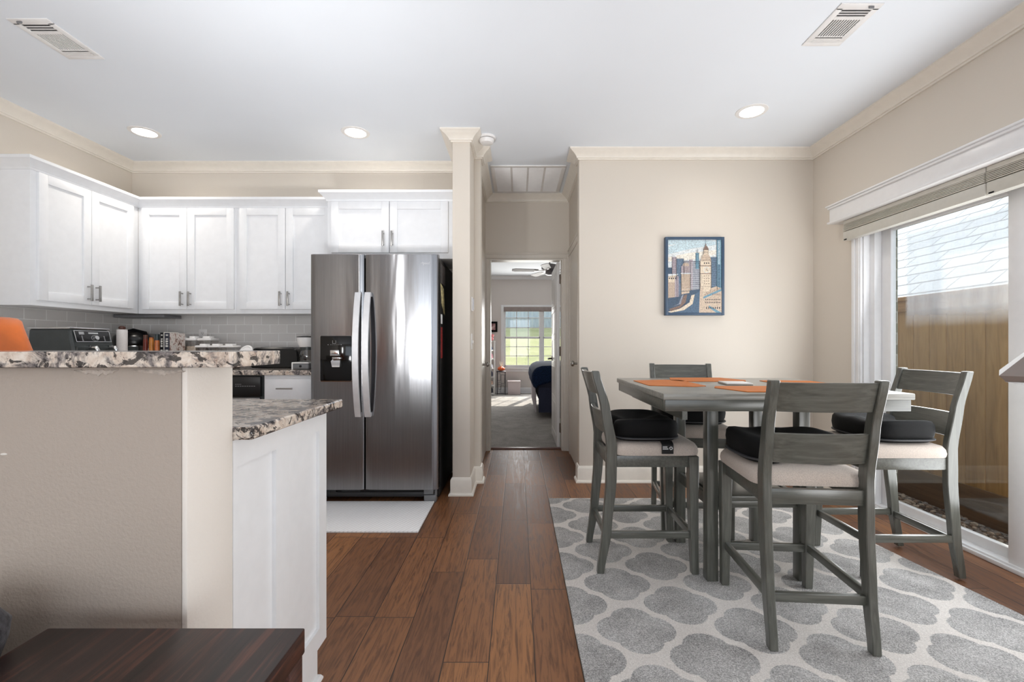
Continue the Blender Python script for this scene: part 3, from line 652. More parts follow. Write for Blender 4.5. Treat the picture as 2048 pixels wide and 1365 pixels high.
# illegible spine lettering as short pale marks
for nm, xa2, xb2, sz in (('black', 321.6, 325.2, 8), ('slate', 331, 336.2, 6)):
    par = [o for o in bpy.data.objects if o.get('label', '').startswith(nm + ' cookbook')][0]
    a, b = PX(xa2, 3.52), PX(xb2, 3.52); z = CT + .27; LET = plain('spine_letter', (220, 218, 212), .5)
    for word in ((1,), (1, 2, 1, 2), (2, 1, 2, 1))[:3]:
        g = G(); zt = z
        for k in word: g.box(a + .002 * (k % 2), b, 3.5192, 3.5202, z - .008 - .004 * k, z - .003); z -= .012 + .004 * k
        g.box(a + .003, a + .005, 3.5194, 3.5202, z + .004, zt - .004); g.build('spine_lettering', LET, par); z -= .014
m = Mat('food_photo', (150, 120, 110), .4); n = m.noise(m.coord(), 32, 4, .7)
m.color(m.ramp(n, [(.3, (70, 62, 60)), (.42, (160, 126, 112)), (.5, (226, 218, 212)), (.62, (214, 206, 200)), (.72, (108, 116, 96))])); xr_ = PX(338.2, 3.52); G().box(xr_ - .0005, xr_ + .001, 3.526, 3.688, CT + .002, CT + .279).build('cover_photo', m.m, bk3)
# clear canisters with white lids
def canister(x0, x1, y0, y1, h, fill, lab, lidh=.03):
    t = thing('canister', lab, 'canister', ((x0 + x1) / 2, (y0 + y1) / 2, CT), group='clear canisters with white lids')
    G().box(x0, x1, y0, y1, CT, CT + h, .008, 3).build('body', CLEAR, t)
    if fill: G().box(x0 + .004, x1 - .004, y0 + .004, y1 - .004, CT + .003, CT + h * .8, .006).build('contents', fill, t)
    g = G(); g.box(x0 - .003, x1 + .003, y0 - .003, y1 + .003, CT + h, CT + h + lidh * .55, .005); xc, w = (x0 + x1) / 2, (x1 - x0) * .28; g.box(xc - w, xc + w, (y0 + y1) / 2 - .03, (y0 + y1) / 2 + .03, CT + h + lidh * .5, CT + h + lidh, .004); g.build('lid', WPLAST, t)
PASTA = plain('dry_goods', (150, 128, 116), .7, var=.3, vs=90); OATS = plain('pale_grain', (196, 182, 164), .8, var=.15, vs=140); DARKF = plain('dark_grain', (92, 80, 78), .8, var=.3, vs=120)
canister(PX(345.5, 3.70), PX(366, 3.70), 3.70, 3.80, .215, PASTA, 'tall clear canister nearest the books', .036)
canister(PX(370, 3.70), PX(391, 3.70), 3.70, 3.80, .222, OATS, 'tall clear canister in the middle of the tall three', .036)
canister(PX(395, 3.70), PX(421, 3.70), 3.70, 3.81, .222, DARKF, 'tall clear canister below the wall outlet', .036)
canister(PX(390.5, 3.52), PX(411.5, 3.52), 3.52, 3.62, .168, OATS, 'low clear canister leftmost in the front row', .028)
canister(PX(415, 3.52), PX(438, 3.52), 3.52, 3.62, .168, PASTA, 'low clear canister in the middle of the front row', .028)
canister(PX(441, 3.52), PX(466, 3.52), 3.52, 3.62, .168, DARKF, 'low clear canister rightmost in the front row', .028)
# loose white lid leaning
g = G(T((PX(489, 3.55), 3.57, CT + .125)) @ Matrix.Rotation(R(-22), 4, 'Y') @ Matrix.Rotation(R(58), 4, 'X')); g.lathe([(0, 0), (.058, 0), (.062, .004), (.062, .012), (.05, .014), (.046, .010), (0, .010)], (0, 0, 0), 32)
G  # (lid rests on the toaster's left end)
tag(g.build('container_lid', WPLAST), 'round white lid tilted between the canisters and the black toaster', 'lid')
g = G(); g.box(PX(476, 3.58), PX(499, 3.58), 3.56, 3.66, CT, CT + .09, .012); tag(g.build('storage_tub', CLEAR), 'low clear tub under the loose white lid', 'tub')
# toaster
tx0, tx1 = PX(500, 3.63), PX(597, 3.63)
to = thing('toaster', 'long black toaster with rounded ends on the back counter', 'toaster', ((tx0 + tx1) / 2, 3.62, CT))
def outl(w, d, p=4):
    def f(t):
        c, s = math.cos(t), math.sin(t); return (w * math.copysign(abs(c) ** (2 / p), c), d * math.copysign(abs(s) ** (2 / p), s))
    return f
g = G(); n = 24; secs = []
prof = []
for k in range(13):
    a = math.pi * k / 12; prof.append((-math.cos(a), math.sin(a)))
poly = [(tx0 + .05 + .05 * 0, 0)]
poly = [(tx0 + .004, CT + .004), (tx0, CT + .02), (tx0 + .004, CT + .10)] + [(tx0 + .055 - .05 * math.cos(a), CT + .118 + .05 * math.sin(a)) for a in (0.3, .7, 1.1, 1.5)] + [(tx1 - .055 + .05 * math.cos(a), CT + .118 + .05 * math.sin(a)) for a in (1.5, 1.1, .7, .3)] + [(tx1 - .004, CT + .10), (tx1, CT + .02), (tx1 - .004, CT + .004)]
g.prism(poly, 3.63, 3.78, 'y'); o = g.build('body', BLACK, to); o.modifiers.new('b', 'BEVEL').width = .01
g = G(); g.box(tx0 + .07, tx1 - .07, 3.655, 3.685, CT + .164, CT + .1695); g.box(tx0 + .07, tx1 - .07, 3.72, 3.75, CT + .164, CT + .1695); g.build('slot', DARKGREY, to)
g = G(); g.box(tx1 - .002, tx1 + .012, 3.69, 3.72, CT + .10, CT + .115, .004); g.build('lever', BLKMAT, to)
# coffee maker
cx, cy = PX(614, 3.58), 3.60
cm = thing('coffee_maker', 'small white drip coffee maker with glass carafe beside the refrigerator', 'coffee maker', (cx, cy, CT))
g = G(); g.box(PX(587, 3.5), cx + .06, 3.48, 3.615, CT, CT + .048, .016, 3); bs = g.build('base', MIDGREY, cm)
g = G(); g.box(PX(585.5, 3.5), PX(588, 3.5), 3.478, 3.5, CT, CT + .05, .003); g.box(PX(585.5, 3.5), cx + .06, 3.478, 3.615, CT + .046, CT + .056, .004); g.build('base_trim', WPLAST, bs)
g = G(); g.cyl((PX(601, 3.48), 3.484, CT + .026), (PX(601, 3.48), 3.475, CT + .026), .009, n=16); g.build('switch', BLACK, bs)
g = G(); g.lathe([(0, .06), (.052, .06), (.062, .085), (.062, .115), (.05, .140), (.046, .150), (0, .150)], (cx + .012, cy - .04, CT)); g.build('carafe', glass('carafe_glass', (.62, .6, .58), .15).m, cm)
g = G(); g.lathe([(0, .148), (.050, .148), (.052, .17), (0, .172)], (cx + .012, cy - .04, CT)); g.build('carafe_lid', DARKGREY, cm)
g = G(); g.lathe([(0, .172), (.05, .172), (.066, .205), (.07, .245), (0, .246)], (cx + .006, cy - .04, CT)); g.box(cx + .03, cx + .062, cy - .02, 3.61, CT + .05, CT + .24, .01); g.build('filter_housing', WPLAST, cm)
g = G(); g.lathe([(0, .246), (.072, .246), (.07, .252), (.02, .258), (0, .259)], (cx + .006, cy - .04, CT)); g.build('lid', BLACK, cm)
# orange canister on the peninsula at the far left
g = G(); secs = []
for z, s in ((0, 1.0), (.02, 1.03), (.10, .96), (.18, .87), (.245, .80), (.268, .78), (.277, .74), (.28, .68)):
    secs.append([(-1.80 + x * s, 1.40 + y * s, .9262 + z) for x, y in [outl(.30, .11, 5)(2 * math.pi * k / 40) for k in range(40)]])
g.loft(secs); tag(g.build('storage_bin', ORANGE, smooth=40), 'orange tapered bin behind the bar at the far left', 'bin')
# wall outlet
t = thing('outlet', 'white wall outlet on the tiled backsplash', 'outlet', (PX(406, 4.02), 4.022, PZ(672, 4.02)))
x0, z0 = PX(406, 4.02), PZ(672, 4.02)
G().box(x0 - .036, x0 + .036, 4.016, 4.022, z0 - .057, z0 + .057, .003).build('cover_plate', WPLAST, t)
for s in (-.02, .02):
    G().box(x0 - .017, x0 + .017, 4.0145, 4.017, z0 + s - .014, z0 + s + .014, .004).build('socket', WPLAST, t)
g = G()
for s in (-.02, .02): g.box(x0 - .008, x0 - .006, 4.0138, 4.0148, z0 + s - .002, z0 + s + .008); g.box(x0 + .006, x0 + .008, 4.0138, 4.0148, z0 + s - .002, z0 + s + .008); g.box(x0 - .002, x0 + .002, 4.0138, 4.0148, z0 + s - .009, z0 + s - .005)
g.build('slot', BLKMAT, t)

# switches on the narrow wall
t = thing('thermostat', 'small white wall control on the side of the narrow wall', 'wall control', (-.357, 3.52, 1.43))
G().box(-.357, -.345, 3.485, 3.555, 1.375, 1.485, .006).build('housing', WPLAST, t); G().box(-.345, -.338, 3.495, 3.545, 1.385, 1.475, .005).build('face', plain('control_grey', (210, 210, 214), .4), t)
t = thing('light_switch', 'white light switch plate below the wall control', 'switch', (-.357, 3.52, 1.145))
G().box(-.357, -.352, 3.48, 3.56, 1.085, 1.205, .002).build('plate', WPLAST, t); G().box(-.352, -.342, 3.512, 3.528, 1.13, 1.155, .003).build('toggle', WPLAST, t)

# ------------------------------------------------------------------ end table and sofa, bottom left
et = thing('end_table', 'dark wood end table at the lower left, against the half wall', 'table', (-.63, .6, 0))
g = G(); g.box(-.868, -.393, .36, .85, .551, .597, .003); g.build('tabletop', DKW, et)
for x in (-.84, -.42):
    for y in (.39, .82): G().box(x - .025, x + .025, y - .025, y + .025, 0, .551, .003).build('leg', DKW, et)
G().box(-.84, -.42, .39, .82, .15, .175, .002).build('shelf', DKW, et)
sf = thing('sofa', 'dark grey upholstered sofa arm at the lower left edge', 'sofa', (-1.3, .45, 0))
ar = outl(.11, .42, 6)
g = G(); g.rings(outl(.105, .40, 7), [(.98, .08), (1, .12), (1, .56), (1.04, .60), (1.05, .63), (.99, .665), (.85, .68), (.5, .684), (.0001, .685)], (-.997, .42, 0)); g.build('arm', SOFA, sf, 60)
g = G(); g.tube([(-.889, .05, .622), (-.889, .72, .622), (-.896, .79, .622), (-.915, .818, .622), (-1.09, .823, .622)], .005); g.build('piping', plain('piping_dark', (40, 36, 40), .8), sf)
g = G(); g.box(-2.6, -1.10, -.05, .75, .1, .42, .05, 3); g.box(-2.6, -1.10, .55, .77, .3, .62, .05, 3); g.build('seat', SOFA, sf, 60)
for x in (-2.5, -.99):
    for y in (.02, .70): G().cyl((x, y, 0), (x, y, .1), .02, .025).build('foot', BLKMAT, sf)

# ------------------------------------------------------------------ rug, table, chairs
g = G(); g.prism([(.222, .95), (2.115, .95), (2.07, 1.88), (1.985, 2.60), (1.93, 3.324), (.222, 3.324)], .0, .011); o = g.build('rug', RUG); tag(o, 'grey and ivory trellis-pattern rug under the dining table', 'rug')
RZ0 = .0115
tb = thing('dining_table', 'square grey-stained counter-height dining table on the trellis rug', 'table', (1.14, 2.39, RZ0))
G().box(.612, 1.672, 1.934, 2.852, .887, .914, .004).build('tabletop', GTOP, tb)
g = G(); x0, x1, y0, y1 = .622, 1.662, 1.944, 2.842
g.box(x0, x1, y0, y0 + .022, .838, .888, .002); g.box(x0, x1, y1 - .022, y1, .838, .888, .002); g.box(x0, x0 + .022, y0 + .022, y1 - .022, .838, .888, .002); g.box(x1 - .022, x1, y0 + .022, y1 - .022, .838, .888, .002); g.build('apron', GWX, tb)
for x in (.885, 1.314):
    for y in (2.15, 2.57): G().box(x, x + .052, y, y + .052, RZ0, .887, .003).build('leg', GWZ, tb)
g = G(); g.box(.937, 1.314, 2.165, 2.572, .383, .407, .002); g.box(.937, 1.314, 2.162, 2.184, .353, .385, .002); g.box(.937, 1.314, 2.552, 2.574, .353, .385, .002); g.box(.90, .922, 2.20, 2.575, .353, .406, .002); g.box(1.329, 1.351, 2.20, 2.575, .353, .406, .002); g.box(.921, 1.33, 2.21, 2.56, .36, .384); g.build('shelf', GWX, tb)
g = G(); g.box(.70, .722, 1.96, 2.82, .80, .84); g.build('cross_brace', GWY, tb)

def cat(zs, z):
    """smooth interpolation of (z, value) pairs"""
    for (a, va), (b, vb) in zip(zs, zs[1:]):
        if z <= b: t = (z - a) / (b - a); t = t * t * (3 - 2 * t) * .5 + t * .5; return va + (vb - va) * t
    return zs[-1][1]
POST = [(0, -.243), (.2, -.213), (.45, -.192), (.62, -.190), (.8, -.220), (.994, -.272)]
PW = [(0, .034), (.2, .044), (.5, .052), (.65, .050), (.994, .036)]
def make_chair(loc, rz, label):
    ch = thing('dining_chair', label, 'chair', (0, 0, 0), 0, 'counter-height dining chairs around the table')
    for s in (-1, 1):
        g = G(); secs = []
        for i in range(25):
            z = .982 * i / 24; y = cat(POST, z); w = cat(PW, z) / 2; h = .0158; px = s * (.176 + .008 * z)
            secs.append([(px - h, y - w, z), (px + h, y - w, z), (px + h, y + w, z), (px - h, y + w, z)])
        g.loft(secs); o = g.build('back_post', GWZ, ch, 30); o.modifiers.new('b', 'BEVEL').width = .003
    for s in (-1, 1):
        g = G(); secs = []
        for z, y, w in ((0, .213, .017), (.15, .208, .019), (.35, .204, .022), (.571, .203, .024)):
            secs.append([(s * .183 - w, y - w, z), (s * .183 + w, y - w, z), (s * .183 + w, y + w, z), (s * .183 - w, y + w, z)])
        g.loft(secs); o = g.build('front_leg', GWZ, ch, 30); o.modifiers.new('b', 'BEVEL').width = .003
    for z0, z1 in ((.866, .974), (.672, .784)):
        g = G(); secs = []
        for i in range(17):
            x = -.172 + .344 * i / 16; b = .022 * (1 - (x / .172) ** 2)
            ya, yb = cat(POST, z0) - b, cat(POST, z1) - b
            secs.append([(x, ya - .010, z0), (x, yb - .010, z1), (x, yb + .010, z1), (x, ya + .010, z0)])
        g.loft(secs); o = g.build('back_rail', GWX, ch, 30); o.modifiers.new('b', 'BEVEL').width = .002
    g = G(); g.box(-.165, .165, .196, .218, .516, .572, .002); g.box(-.167, .167, -.204, -.182, .516, .572, .002)
    for s in (-1, 1): g.box(s * .180 - .010, s * .180 + .010, -.17, .19, .516, .572, .002)
    g.build('seat_frame', GWX, ch)
    g = G(); g.rings(outl(.212, .208, 9), [(.0001, .572), (.92, .572), (.985, .576), (1.0, .592), (.985, .611), (.94, .626), (.8, .635), (.5, .639), (.0001, .640)], (0, .030, 0)); g.build('seat_cushion', SEATF, ch, 60)
    for x0, x1, y0, y1, z in ((-.165, .165, .196, .216, .183), (-.168, .168, -.222, -.202, .177)):
        G().box(x0, x1, y0, y1, z - .017, z + .017, .002).build('stretcher', GWX, ch)
    for s in (-1, 1): G().box(s * .180 - .010, s * .180 + .010, -.20, .193, .17, .204, .002).build('stretcher', GWY, ch)
    ch.location = loc; ch.rotation_euler = (0, 0, rz); return ch
c1 = make_chair((1.122, 1.904, RZ0), R(-4.6), 'dining chair nearest the camera, its slatted back turned to the viewer')
c2 = dup(c1, (.643, 2.414, RZ0), R(-90), 'dining chair on the left of the table, seen from its side')
c3 = dup(c1, (1.862, 2.366, RZ0), R(90), 'dining chair on the right, in front of the sliding glass door')
c4 = dup(c1, (1.06, 2.855, RZ0), R(172), 'dining chair on the far side of the table near the picture wall')

def make_pad(label):
    pd = thing('seat_pad', label, 'cushion', (0, 0, 0), 0, 'black seat pads on the dining chairs')
    base = outl(.195, .170, 3.6)
    def f(t):
        x, y = base(t); k = 1 - .42 * math.exp(-((t - 1.5 * math.pi) / .22) ** 2); return x * k, y * k
    def zf(x, y): return .030 * (abs(x) / .195) ** 2.2 + .022 * math.exp(-((y - .10) / .06) ** 2) * (math.exp(-(x / .05) ** 2) * .8) - .012 * math.exp(-((y + .02) / .09) ** 2) * (1 - (abs(x) / .195))
    g = G(); g.rings(f, [(.0001, 0), (.90, 0), (.98, .010), (1.0, .036), (.985, .064), (.94, .080), (.84, .088), (.62, .087), (.3, .083), (.0001, .082)], (0, 0, 0), zf)
    g.build('pad', BLKF, pd, 70)
    g = G(); g.rings(f, [(.992, .010), (1.006, .012), (1.006, .0155), (.992, .0175)]); g.build('zip', plain('zip_grey', (60, 60, 62), .6), pd)
    return pd
PZ0 = .6405 + RZ0
p1 = make_pad('black contoured seat pad on the nearest chair, partly hidden by its back')
p1.location = (1.110, 1.95, PZ0); p1.rotation_euler = (0, 0, R(-2))
p2 = dup(p1, (.634, 2.405, PZ0), R(-90), 'black contoured seat pad with a small printed tag on the left chair')
p3 = dup(p1, (1.862, 2.366, PZ0), R(90), 'charcoal-black seat pad on the right chair by the glass door')
p4 = dup(p1, (1.06, 2.85, PZ0), R(172), 'black seat pad on the far chair, seen beneath the table top')
# tag on the left pad: local frame of the pad (rotated -90): near side of the room is local +x
g = G(); g.loft([[(.190, y, .006), (.206, y, .0), (.2165, y, -.008), (.2165, y, -.052), (.2150, y, -.052), (.2150, y, -.009), (.205, y, -.002), (.190, y, .002)] for y in (.050, .106)]); tg = g.build('tag', plain('tag_black', (8, 8, 9), .6), p2, world=False)
g = G()
for i in range(5): g.box(.2165, .2171, .055 + i * .0045, .0585 + i * .0045, -.022, -.016)
for i in range(6): g.box(.2165, .2171, .055 + i * .0045, .0585 + i * .0045, -.031, -.025)
for i in range(7):
    a = 2 * math.pi * i / 7; g.box(.2165, .2171, .094 + .0062 * math.cos(a) - .0022, .094 + .0062 * math.cos(a) + .0022, -.025 + .0062 * math.sin(a) - .0022, -.025 + .0062 * math.sin(a) + .0022)
g.build('tag_print', plain('tag_white', (205, 205, 205), .6), tg, world=False)

# placemats and coaster
TZ = .9145
def placemat(x, y, rz, lab):
    g = G(); g.prism([(-.155, 0), (.155, 0), (.215, .20), (.18, .275), (-.18, .275), (-.215, .20)], 0, .003)
    o = g.build('placemat', MATF); o.location = (x, y, TZ); o.rotation_euler = (0, 0, R(rz)); tag(o, lab, 'placemat', 'orange placemats on the dining table'); return o
placemat(1.148, 1.985, 0, 'orange placemat at the near side of the table behind the chair back')
placemat(.655, 2.455, -90, 'orange placemat at the left edge of the table')
placemat(1.09, 2.838, 180, 'orange placemat at the far edge of the table')
placemat(1.640, 2.42, 90, 'orange placemat at the right edge of the table, mostly hidden')
t = thing('coaster', 'small white square coaster set in the middle of the dining table', 'coaster', (1.13, 2.395, TZ), R(-7))
G().box(-.065, .065, -.07, .07, 0, .0055, .001).build('lower_tile', plain('coaster_dark', (150, 140, 128), .5), t, world=False)
G().box(-.062, .064, -.068, .07, .0058, .011, .001).build('upper_tile', WPLAST, t, world=False)

# ------------------------------------------------------------------ framed city picture
pf = thing('framed_picture', 'blue-framed city skyline picture on the dining wall', 'picture', (1.41, YD, 1.67))
fy = 3.703; px0, px1, pz0, pz1 = PX(1331, fy), PX(1449, fy), PZ(631, fy), PZ(474, fy)
FRM = plain('slate_blue_frame', (58, 80, 104), .45, var=.03); fw = .021
g = G(); g.box(px0, px0 + fw, fy, YD - .001, pz0, pz1, .001); g.box(px1 - fw, px1, fy, YD - .001, pz0, pz1, .001); g.box(px0 + fw, px1 - fw, fy, YD - .001, pz0, pz0 + fw, .001); g.box(px0 + fw, px1 - fw, fy, YD - .001, pz1 - fw, pz1, .001); g.build('frame', FRM, pf)
pal = {'sky': (216, 220, 220), 'cloud': (190, 208, 214), 'warm': (228, 220, 208), 'blue': (106, 126, 146), 'dblue': (70, 88, 108), 'teal': (112, 150, 168), 'tan': (200, 180, 160), 'cream': (218, 202, 180), 'lilac': (168, 156, 162), 'grey': (144, 146, 156), 'river': (82, 104, 126), 'dark': (48, 48, 56), 'pale': (214, 218, 220), 'brown': (128, 106, 96)}
names = list(pal); g = G(); lay = [0]
ax0, ax1, az0, az1 = px0 + fw, px1 - fw, pz0 + fw, pz1 - fw
def U(u, v): return (ax0 + (ax1 - ax0) * u, az0 + (az1 - az0) * v)
def poly(cn, pts):
    g.mi = names.index(cn); lay[0] += 1; y = fy + .012 - lay[0] * 1.2e-5; g.quad([(U(u, v)[0], y, U(u, v)[1]) for u, v in pts])
def rect(cn, u0, u1, v0, v1): poly(cn, [(u0, v0), (u1, v0), (u1, v1), (u0, v1)])
def grid(cn, u0, u1, v0, v1, nu, nv, f=.5):
    du, dv = (u1 - u0) / nu, (v1 - v0) / nv
    for i in range(nu):
        for j in range(nv): rect(cn, u0 + du * (i + (1 - f) / 2), u0 + du * (i + (1 + f) / 2), v0 + dv * (j + (1 - f) / 2), v0 + dv * (j + (1 + f) / 2))
def ol(u0, u1, v0, v1, t=.0035, cn='dark'):
    for a in ((u0, u0 + t, v0, v1), (u1 - t, u1, v0, v1), (u0, u1, v1 - t * .75, v1)): rect(cn, *a)
rect('sky', 0, 1, 0, 1); poly('cloud', [(0, .80), (.45, .88), (.9, .93), (.9, .98), (.3, .97), (0, .90)]); poly('warm', [(0, .70), (.6, .74), (.9, .8), (.9, .86), (.4, .82), (0, .76)]); poly('cloud', [(0, .93), (.7, .97), (.9, .99), (0, 1)])
rect('dblue', 0, .14, 0, .62); rect('blue', .14, .60, 0, .70); rect('grey', .30, .60, 0, .71); rect('lilac', .40, .47, .2, .73); rect('blue', .16, .30, .4, .74); grid('dblue', .16, .30, .45, .73, 6, 12, .45)
grid('pale', .42, .60, .30, .70, 9, 14, .4); rect('teal', .52, .58, .60, .82); rect('dblue', .54, .545, .82, .86); rect('dblue', .56, .565, .82, .87); grid('dblue', .52, .58, .62, .81, 2, 9, .4)
rect('lilac', .08, .16, .45, .76); poly('pale', [(.08, .76), (.16, .76), (.13, .80), (.11, .80)]); grid('dark', .085, .158, .46, .75, 4, 12, .35)
rect('blue', .80, .92, .2, .76); grid('dblue', .80, .92, .3, .75, 6, 18, .5); rect('teal', .91, 1, .32, 1); grid('dblue', .91, 1, .35, .66, 1, 18, .55); grid('pale', .91, 1, .66, .99, 1, 16, .4)
rect('lilac', .25, .42, .31, .64); poly('tan', [(.27, .64), (.40, .64), (.38, .68), (.29, .68)]); rect('tan', .25, .42, .30, .53); rect('pale', .24, .43, .53, .545); grid('brown', .26, .42, .32, .52, 8, 12, .4); grid('brown', .28, .39, .55, .63, 5, 4, .4)
rect('tan', 0, .18, .15, .46); rect('cream', 0, .17, .42, .52); poly('pale', [(0, .50), (.19, .52), (.19, .53), (0, .53)]); rect('lilac', .13, .20, .18, .50); grid('brown', .005, .13, .20, .41, 6, 10, .45); grid('dark', .01, .16, .45, .49, 4, 1, .5)
poly('dblue', [(0, 0), (0, .2), (.22, .22), (.35, .3), (.6, .32), (.6, 0)]); poly('river', [(.12, 0), (.44, .14), (.50, .25), (.60, .30), (.62, 0)])
poly('cream', [(0, .015), (.22, .055), (.40, .14), (.44, .24), (.50, .25), (.46, .12), (.30, .035), (.05, 0)]); poly('brown', [(.02, .05), (.22, .10), (.30, .24), (.36, .25), (.33, .14), (.24, .07), (.06, .02)]); poly('grey', [(.08, .085), (.2, .12), (.26, .24), (.29, .25), (.24, .12)])
poly('tan', [(.25, .25), (.40, .27), (.40, .30), (.25, .29)])
rect('cream', .60, .81, 0, .71); poly('tan', [(.58, 0), (.66, 0), (.66, .34), (.62, .34), (.62, .40), (.60, .40)]); poly('tan', [(.61, .71), (.81, .71), (.79, .76), (.75, .80), (.67, .80), (.63, .76)]); rect('cream', .665, .755, .80, .86); poly('brown', [(.655, .86), (.765, .86), (.73, .91), (.69, .91)]); rect('brown', .697, .715, .90, .94); rect('dblue', .703, .708, .93, 1)
grid('dark', .66, .78, .655, .70, 3, 1, .45); rect('brown', .60, .81, .635, .645); rect('brown', .60, .81, .53, .54)
def disc(cn, u, v, r): poly(cn, [(u + r * math.cos(2 * math.pi * k / 20), v + r * .74 * math.sin(2 * math.pi * k / 20)) for k in range(20)])
disc('pale', .72, .585, .055); disc('cream', .72, .585, .046); rect('dark', .717, .723, .585, .615); poly('dark', [(.72, .582), (.745, .57), (.746, .576), (.722, .589)])
grid('brown', .66, .78, .38, .52, 3, 4, .35); grid('brown', .67, .75, .80, .855, 4, 1, .4); grid('brown', .67, .75, .26, .30, 3, 1, .4)
poly('tan', [(.66, 0), (1, 0), (1, .33), (.90, .36), (.82, .34), (.66, .24)]); poly('teal', [(.66, .22), (1, .33), (1, .30), (.66, .19)]); poly('teal', [(.76, .10), (1, 0), (.9, 0), (.76, .07)]); grid('dark', .69, .98, .12, .20, 9, 2, .45); grid('dark', .70, .98, .03, .10, 7, 1, .4); grid('brown', .82, .98, .22, .28, 6, 1, .4)
for a in ((.08, .16, .45, .76), (.16, .30, .45, .74), (.25, .42, .31, .53), (.0, .17, .15, .50), (.60, .81, .34, .71), (.80, .92, .3, .76), (.30, .42, .545, .71), (.42, .60, .30, .70), (.52, .58, .60, .82), (.91, 1, .32, 1), (.665, .755, .80, .86)): ol(*a)
grid('brown', .61, .655, .40, .52, 2, 8, .3); grid('brown', .615, .80, .345, .37, 12, 1, .4); grid('dark', .62, .80, .715, .73, 12, 1, .35); grid('brown', .635, .785, .745, .765, 10, 1, .35)
grid('lilac', .165, .24, .22, .40, 4, 9, .4); grid('pale', .35, .58, .325, .335, 14, 1, .5); grid('dark', .27, .41, .285, .295, 9, 1, .4); grid('tan', .305, .40, .56, .70, 5, 7, .35)
for k in range(14): t_ = k / 13; rect('dark', .06 + .36 * t_ + .02 * math.sin(3 * t_), .068 + .36 * t_ + .02 * math.sin(3 * t_), .03 + .16 * t_ ** 1.5, .038 + .16 * t_ ** 1.5)
for k in range(10): t_ = k / 9; rect('pale', .14 + .30 * t_, .15 + .30 * t_, .012 + .13 * t_ ** 1.3, .016 + .13 * t_ ** 1.3)
for k in range(9): poly('brown', [(.69 + .034 * k, .235 + .011 * k), (.696 + .034 * k, .237 + .011 * k), (.696 + .034 * k, .262 + .011 * k), (.69 + .034 * k, .26 + .011 * k)])
g.build('print', [plain('print_' + n, pal[n], .6, var=.13, vs=110) for n in names], pf, smooth=0)

# ------------------------------------------------------------------ ceiling fittings
def downlight(x, y, lab, e=22):
    t = thing('recessed_light', lab, 'ceiling light', (x, y, H), group='recessed ceiling lights')
    G().lathe([(.074, -.001), (.076, -.006), (.100, -.004), (.102, 0), (.074, .0)], (x, y, H), 36).build('trim_ring', WPLAST, t)
    G().lathe([(0, -.003), (.076, -.003), (.076, -.0012), (0, -.0012)], (x, y, H), 36).build('diffuser', LEDM, t)
    lamp('downlight_glow', 'SPOT', (x, y, H - .02), e, (1, .92, .82), spot_size=R(168), spot_blend=1.0, shadow_soft_size=.07)
downlight(-2.772, 3.415, 'lit recessed ceiling light above the left kitchen cabinets')
downlight(-1.208, 3.42, 'lit recessed ceiling light above the refrigerator')
downlight(1.58, 3.11, 'lit recessed ceiling light above the dining table', 9)
DARKV = plain('vent_dark', (40, 40, 42), .6)
def register(x0, x1, y0, y1, lab, mir):
    t = thing('ceiling_vent', lab, 'vent', ((x0 + x1) / 2, (y0 + y1) / 2, H), group='white ceiling supply vents')
    g = G(); f = .030; zc = H - .004
    for a in ((x0, x1, y0, y0 + f + .01), (x0, x1, y1 - f, y1), (x0, x0 + f, y0 + f, y1 - f), (x1 - f, x1, y0 + f, y1 - f)): g.box(*a, H - .006, H, .002)
    L = y1 - y0; ya, yb = y0 + .31 * L - .005, y0 + .31 * L + .012; yc, yd = y1 - .25 * L, y1 - .25 * L + .012
    g.box(x0 + f, x1 - f, ya, yb, H - .006, H); g.box(x0 + f, x1 - f, yc, yd, H - .006, H); g.build('frame', WPLAST, t)
    G().box(x0 + f, x1 - f, y0 + f, y1 - f, H - .0012, H - .0002).build('backing', DARKV, t)
    g = G()
    n = 3
    for i in range(n):
        y = y0 + f + .01 + (ya - y0 - f - .01) * (i + 1) / n; g.box(x0 + f, x1 - f, y - .004, y, H - .006, H - .002)
    for i in range(12):
        x = x0 + f + (x1 - x0 - 2 * f) * i / 11; g.box(x - .0028, x + .0028, yb, yc, H - .005, H - .001)
    for i in range(4):
        y = yd + (y1 - f - yd) * i / 3; g.box(x0 + f, x1 - f, y - .006, y + .003, H - .006, H - .001)
    g.build('louvres', WPLAST, t)
    lx = x0 + .05 if mir else x1 - .05
    G().box(lx - .012, lx + .012, y0 + .012, y0 + .018, H - .016, H - .005, .001).build('lever', MIDGREY, t)
register(-2.475, -2.277, 2.222, 2.536, 'white ceiling vent at the upper left', True)
register(1.494, 1.692, 2.122, 2.424, 'white ceiling vent at the upper right', False)
# return-air grille in the hall
t = thing('return_grille', 'large white return-air grille in the hall ceiling', 'vent', (.085, 4.39, H))
x0, x1, y0, y1 = -.243, .424, 4.04, 4.745; f = .035
g = G()
for a in ((x0, x1, y0, y0 + f), (x0, x1, y1 - f, y1), (x0, x0 + f, y0 + f, y1 - f), (x1 - f, x1, y0 + f, y1 - f)): g.box(*a, H - .010, H, .003)
for i in (1, 2, 3): xx = x0 + f + (x1 - x0 - 2 * f) * i / 4; g.box(xx - .008, xx + .008, y0 + f, y1 - f, H - .009, H)
g.build('frame', WPLAST, t)
G().box(x0 + f, x1 - f, y0 + f, y1 - f, H - .001, H - .0002).build('filter', plain('filter_grey', (150, 150, 152), .9), t)
g = G()
for i in range(44): y = y0 + f + (y1 - y0 - 2 * f) * (i + .5) / 44; g.box(x0 + f, x1 - f, y - .0045, y + .0045, H - .007, H - .002, rot=Matrix.Rotation(R(25), 4, 'X'))
g.build('louvres', WPLAST, t)
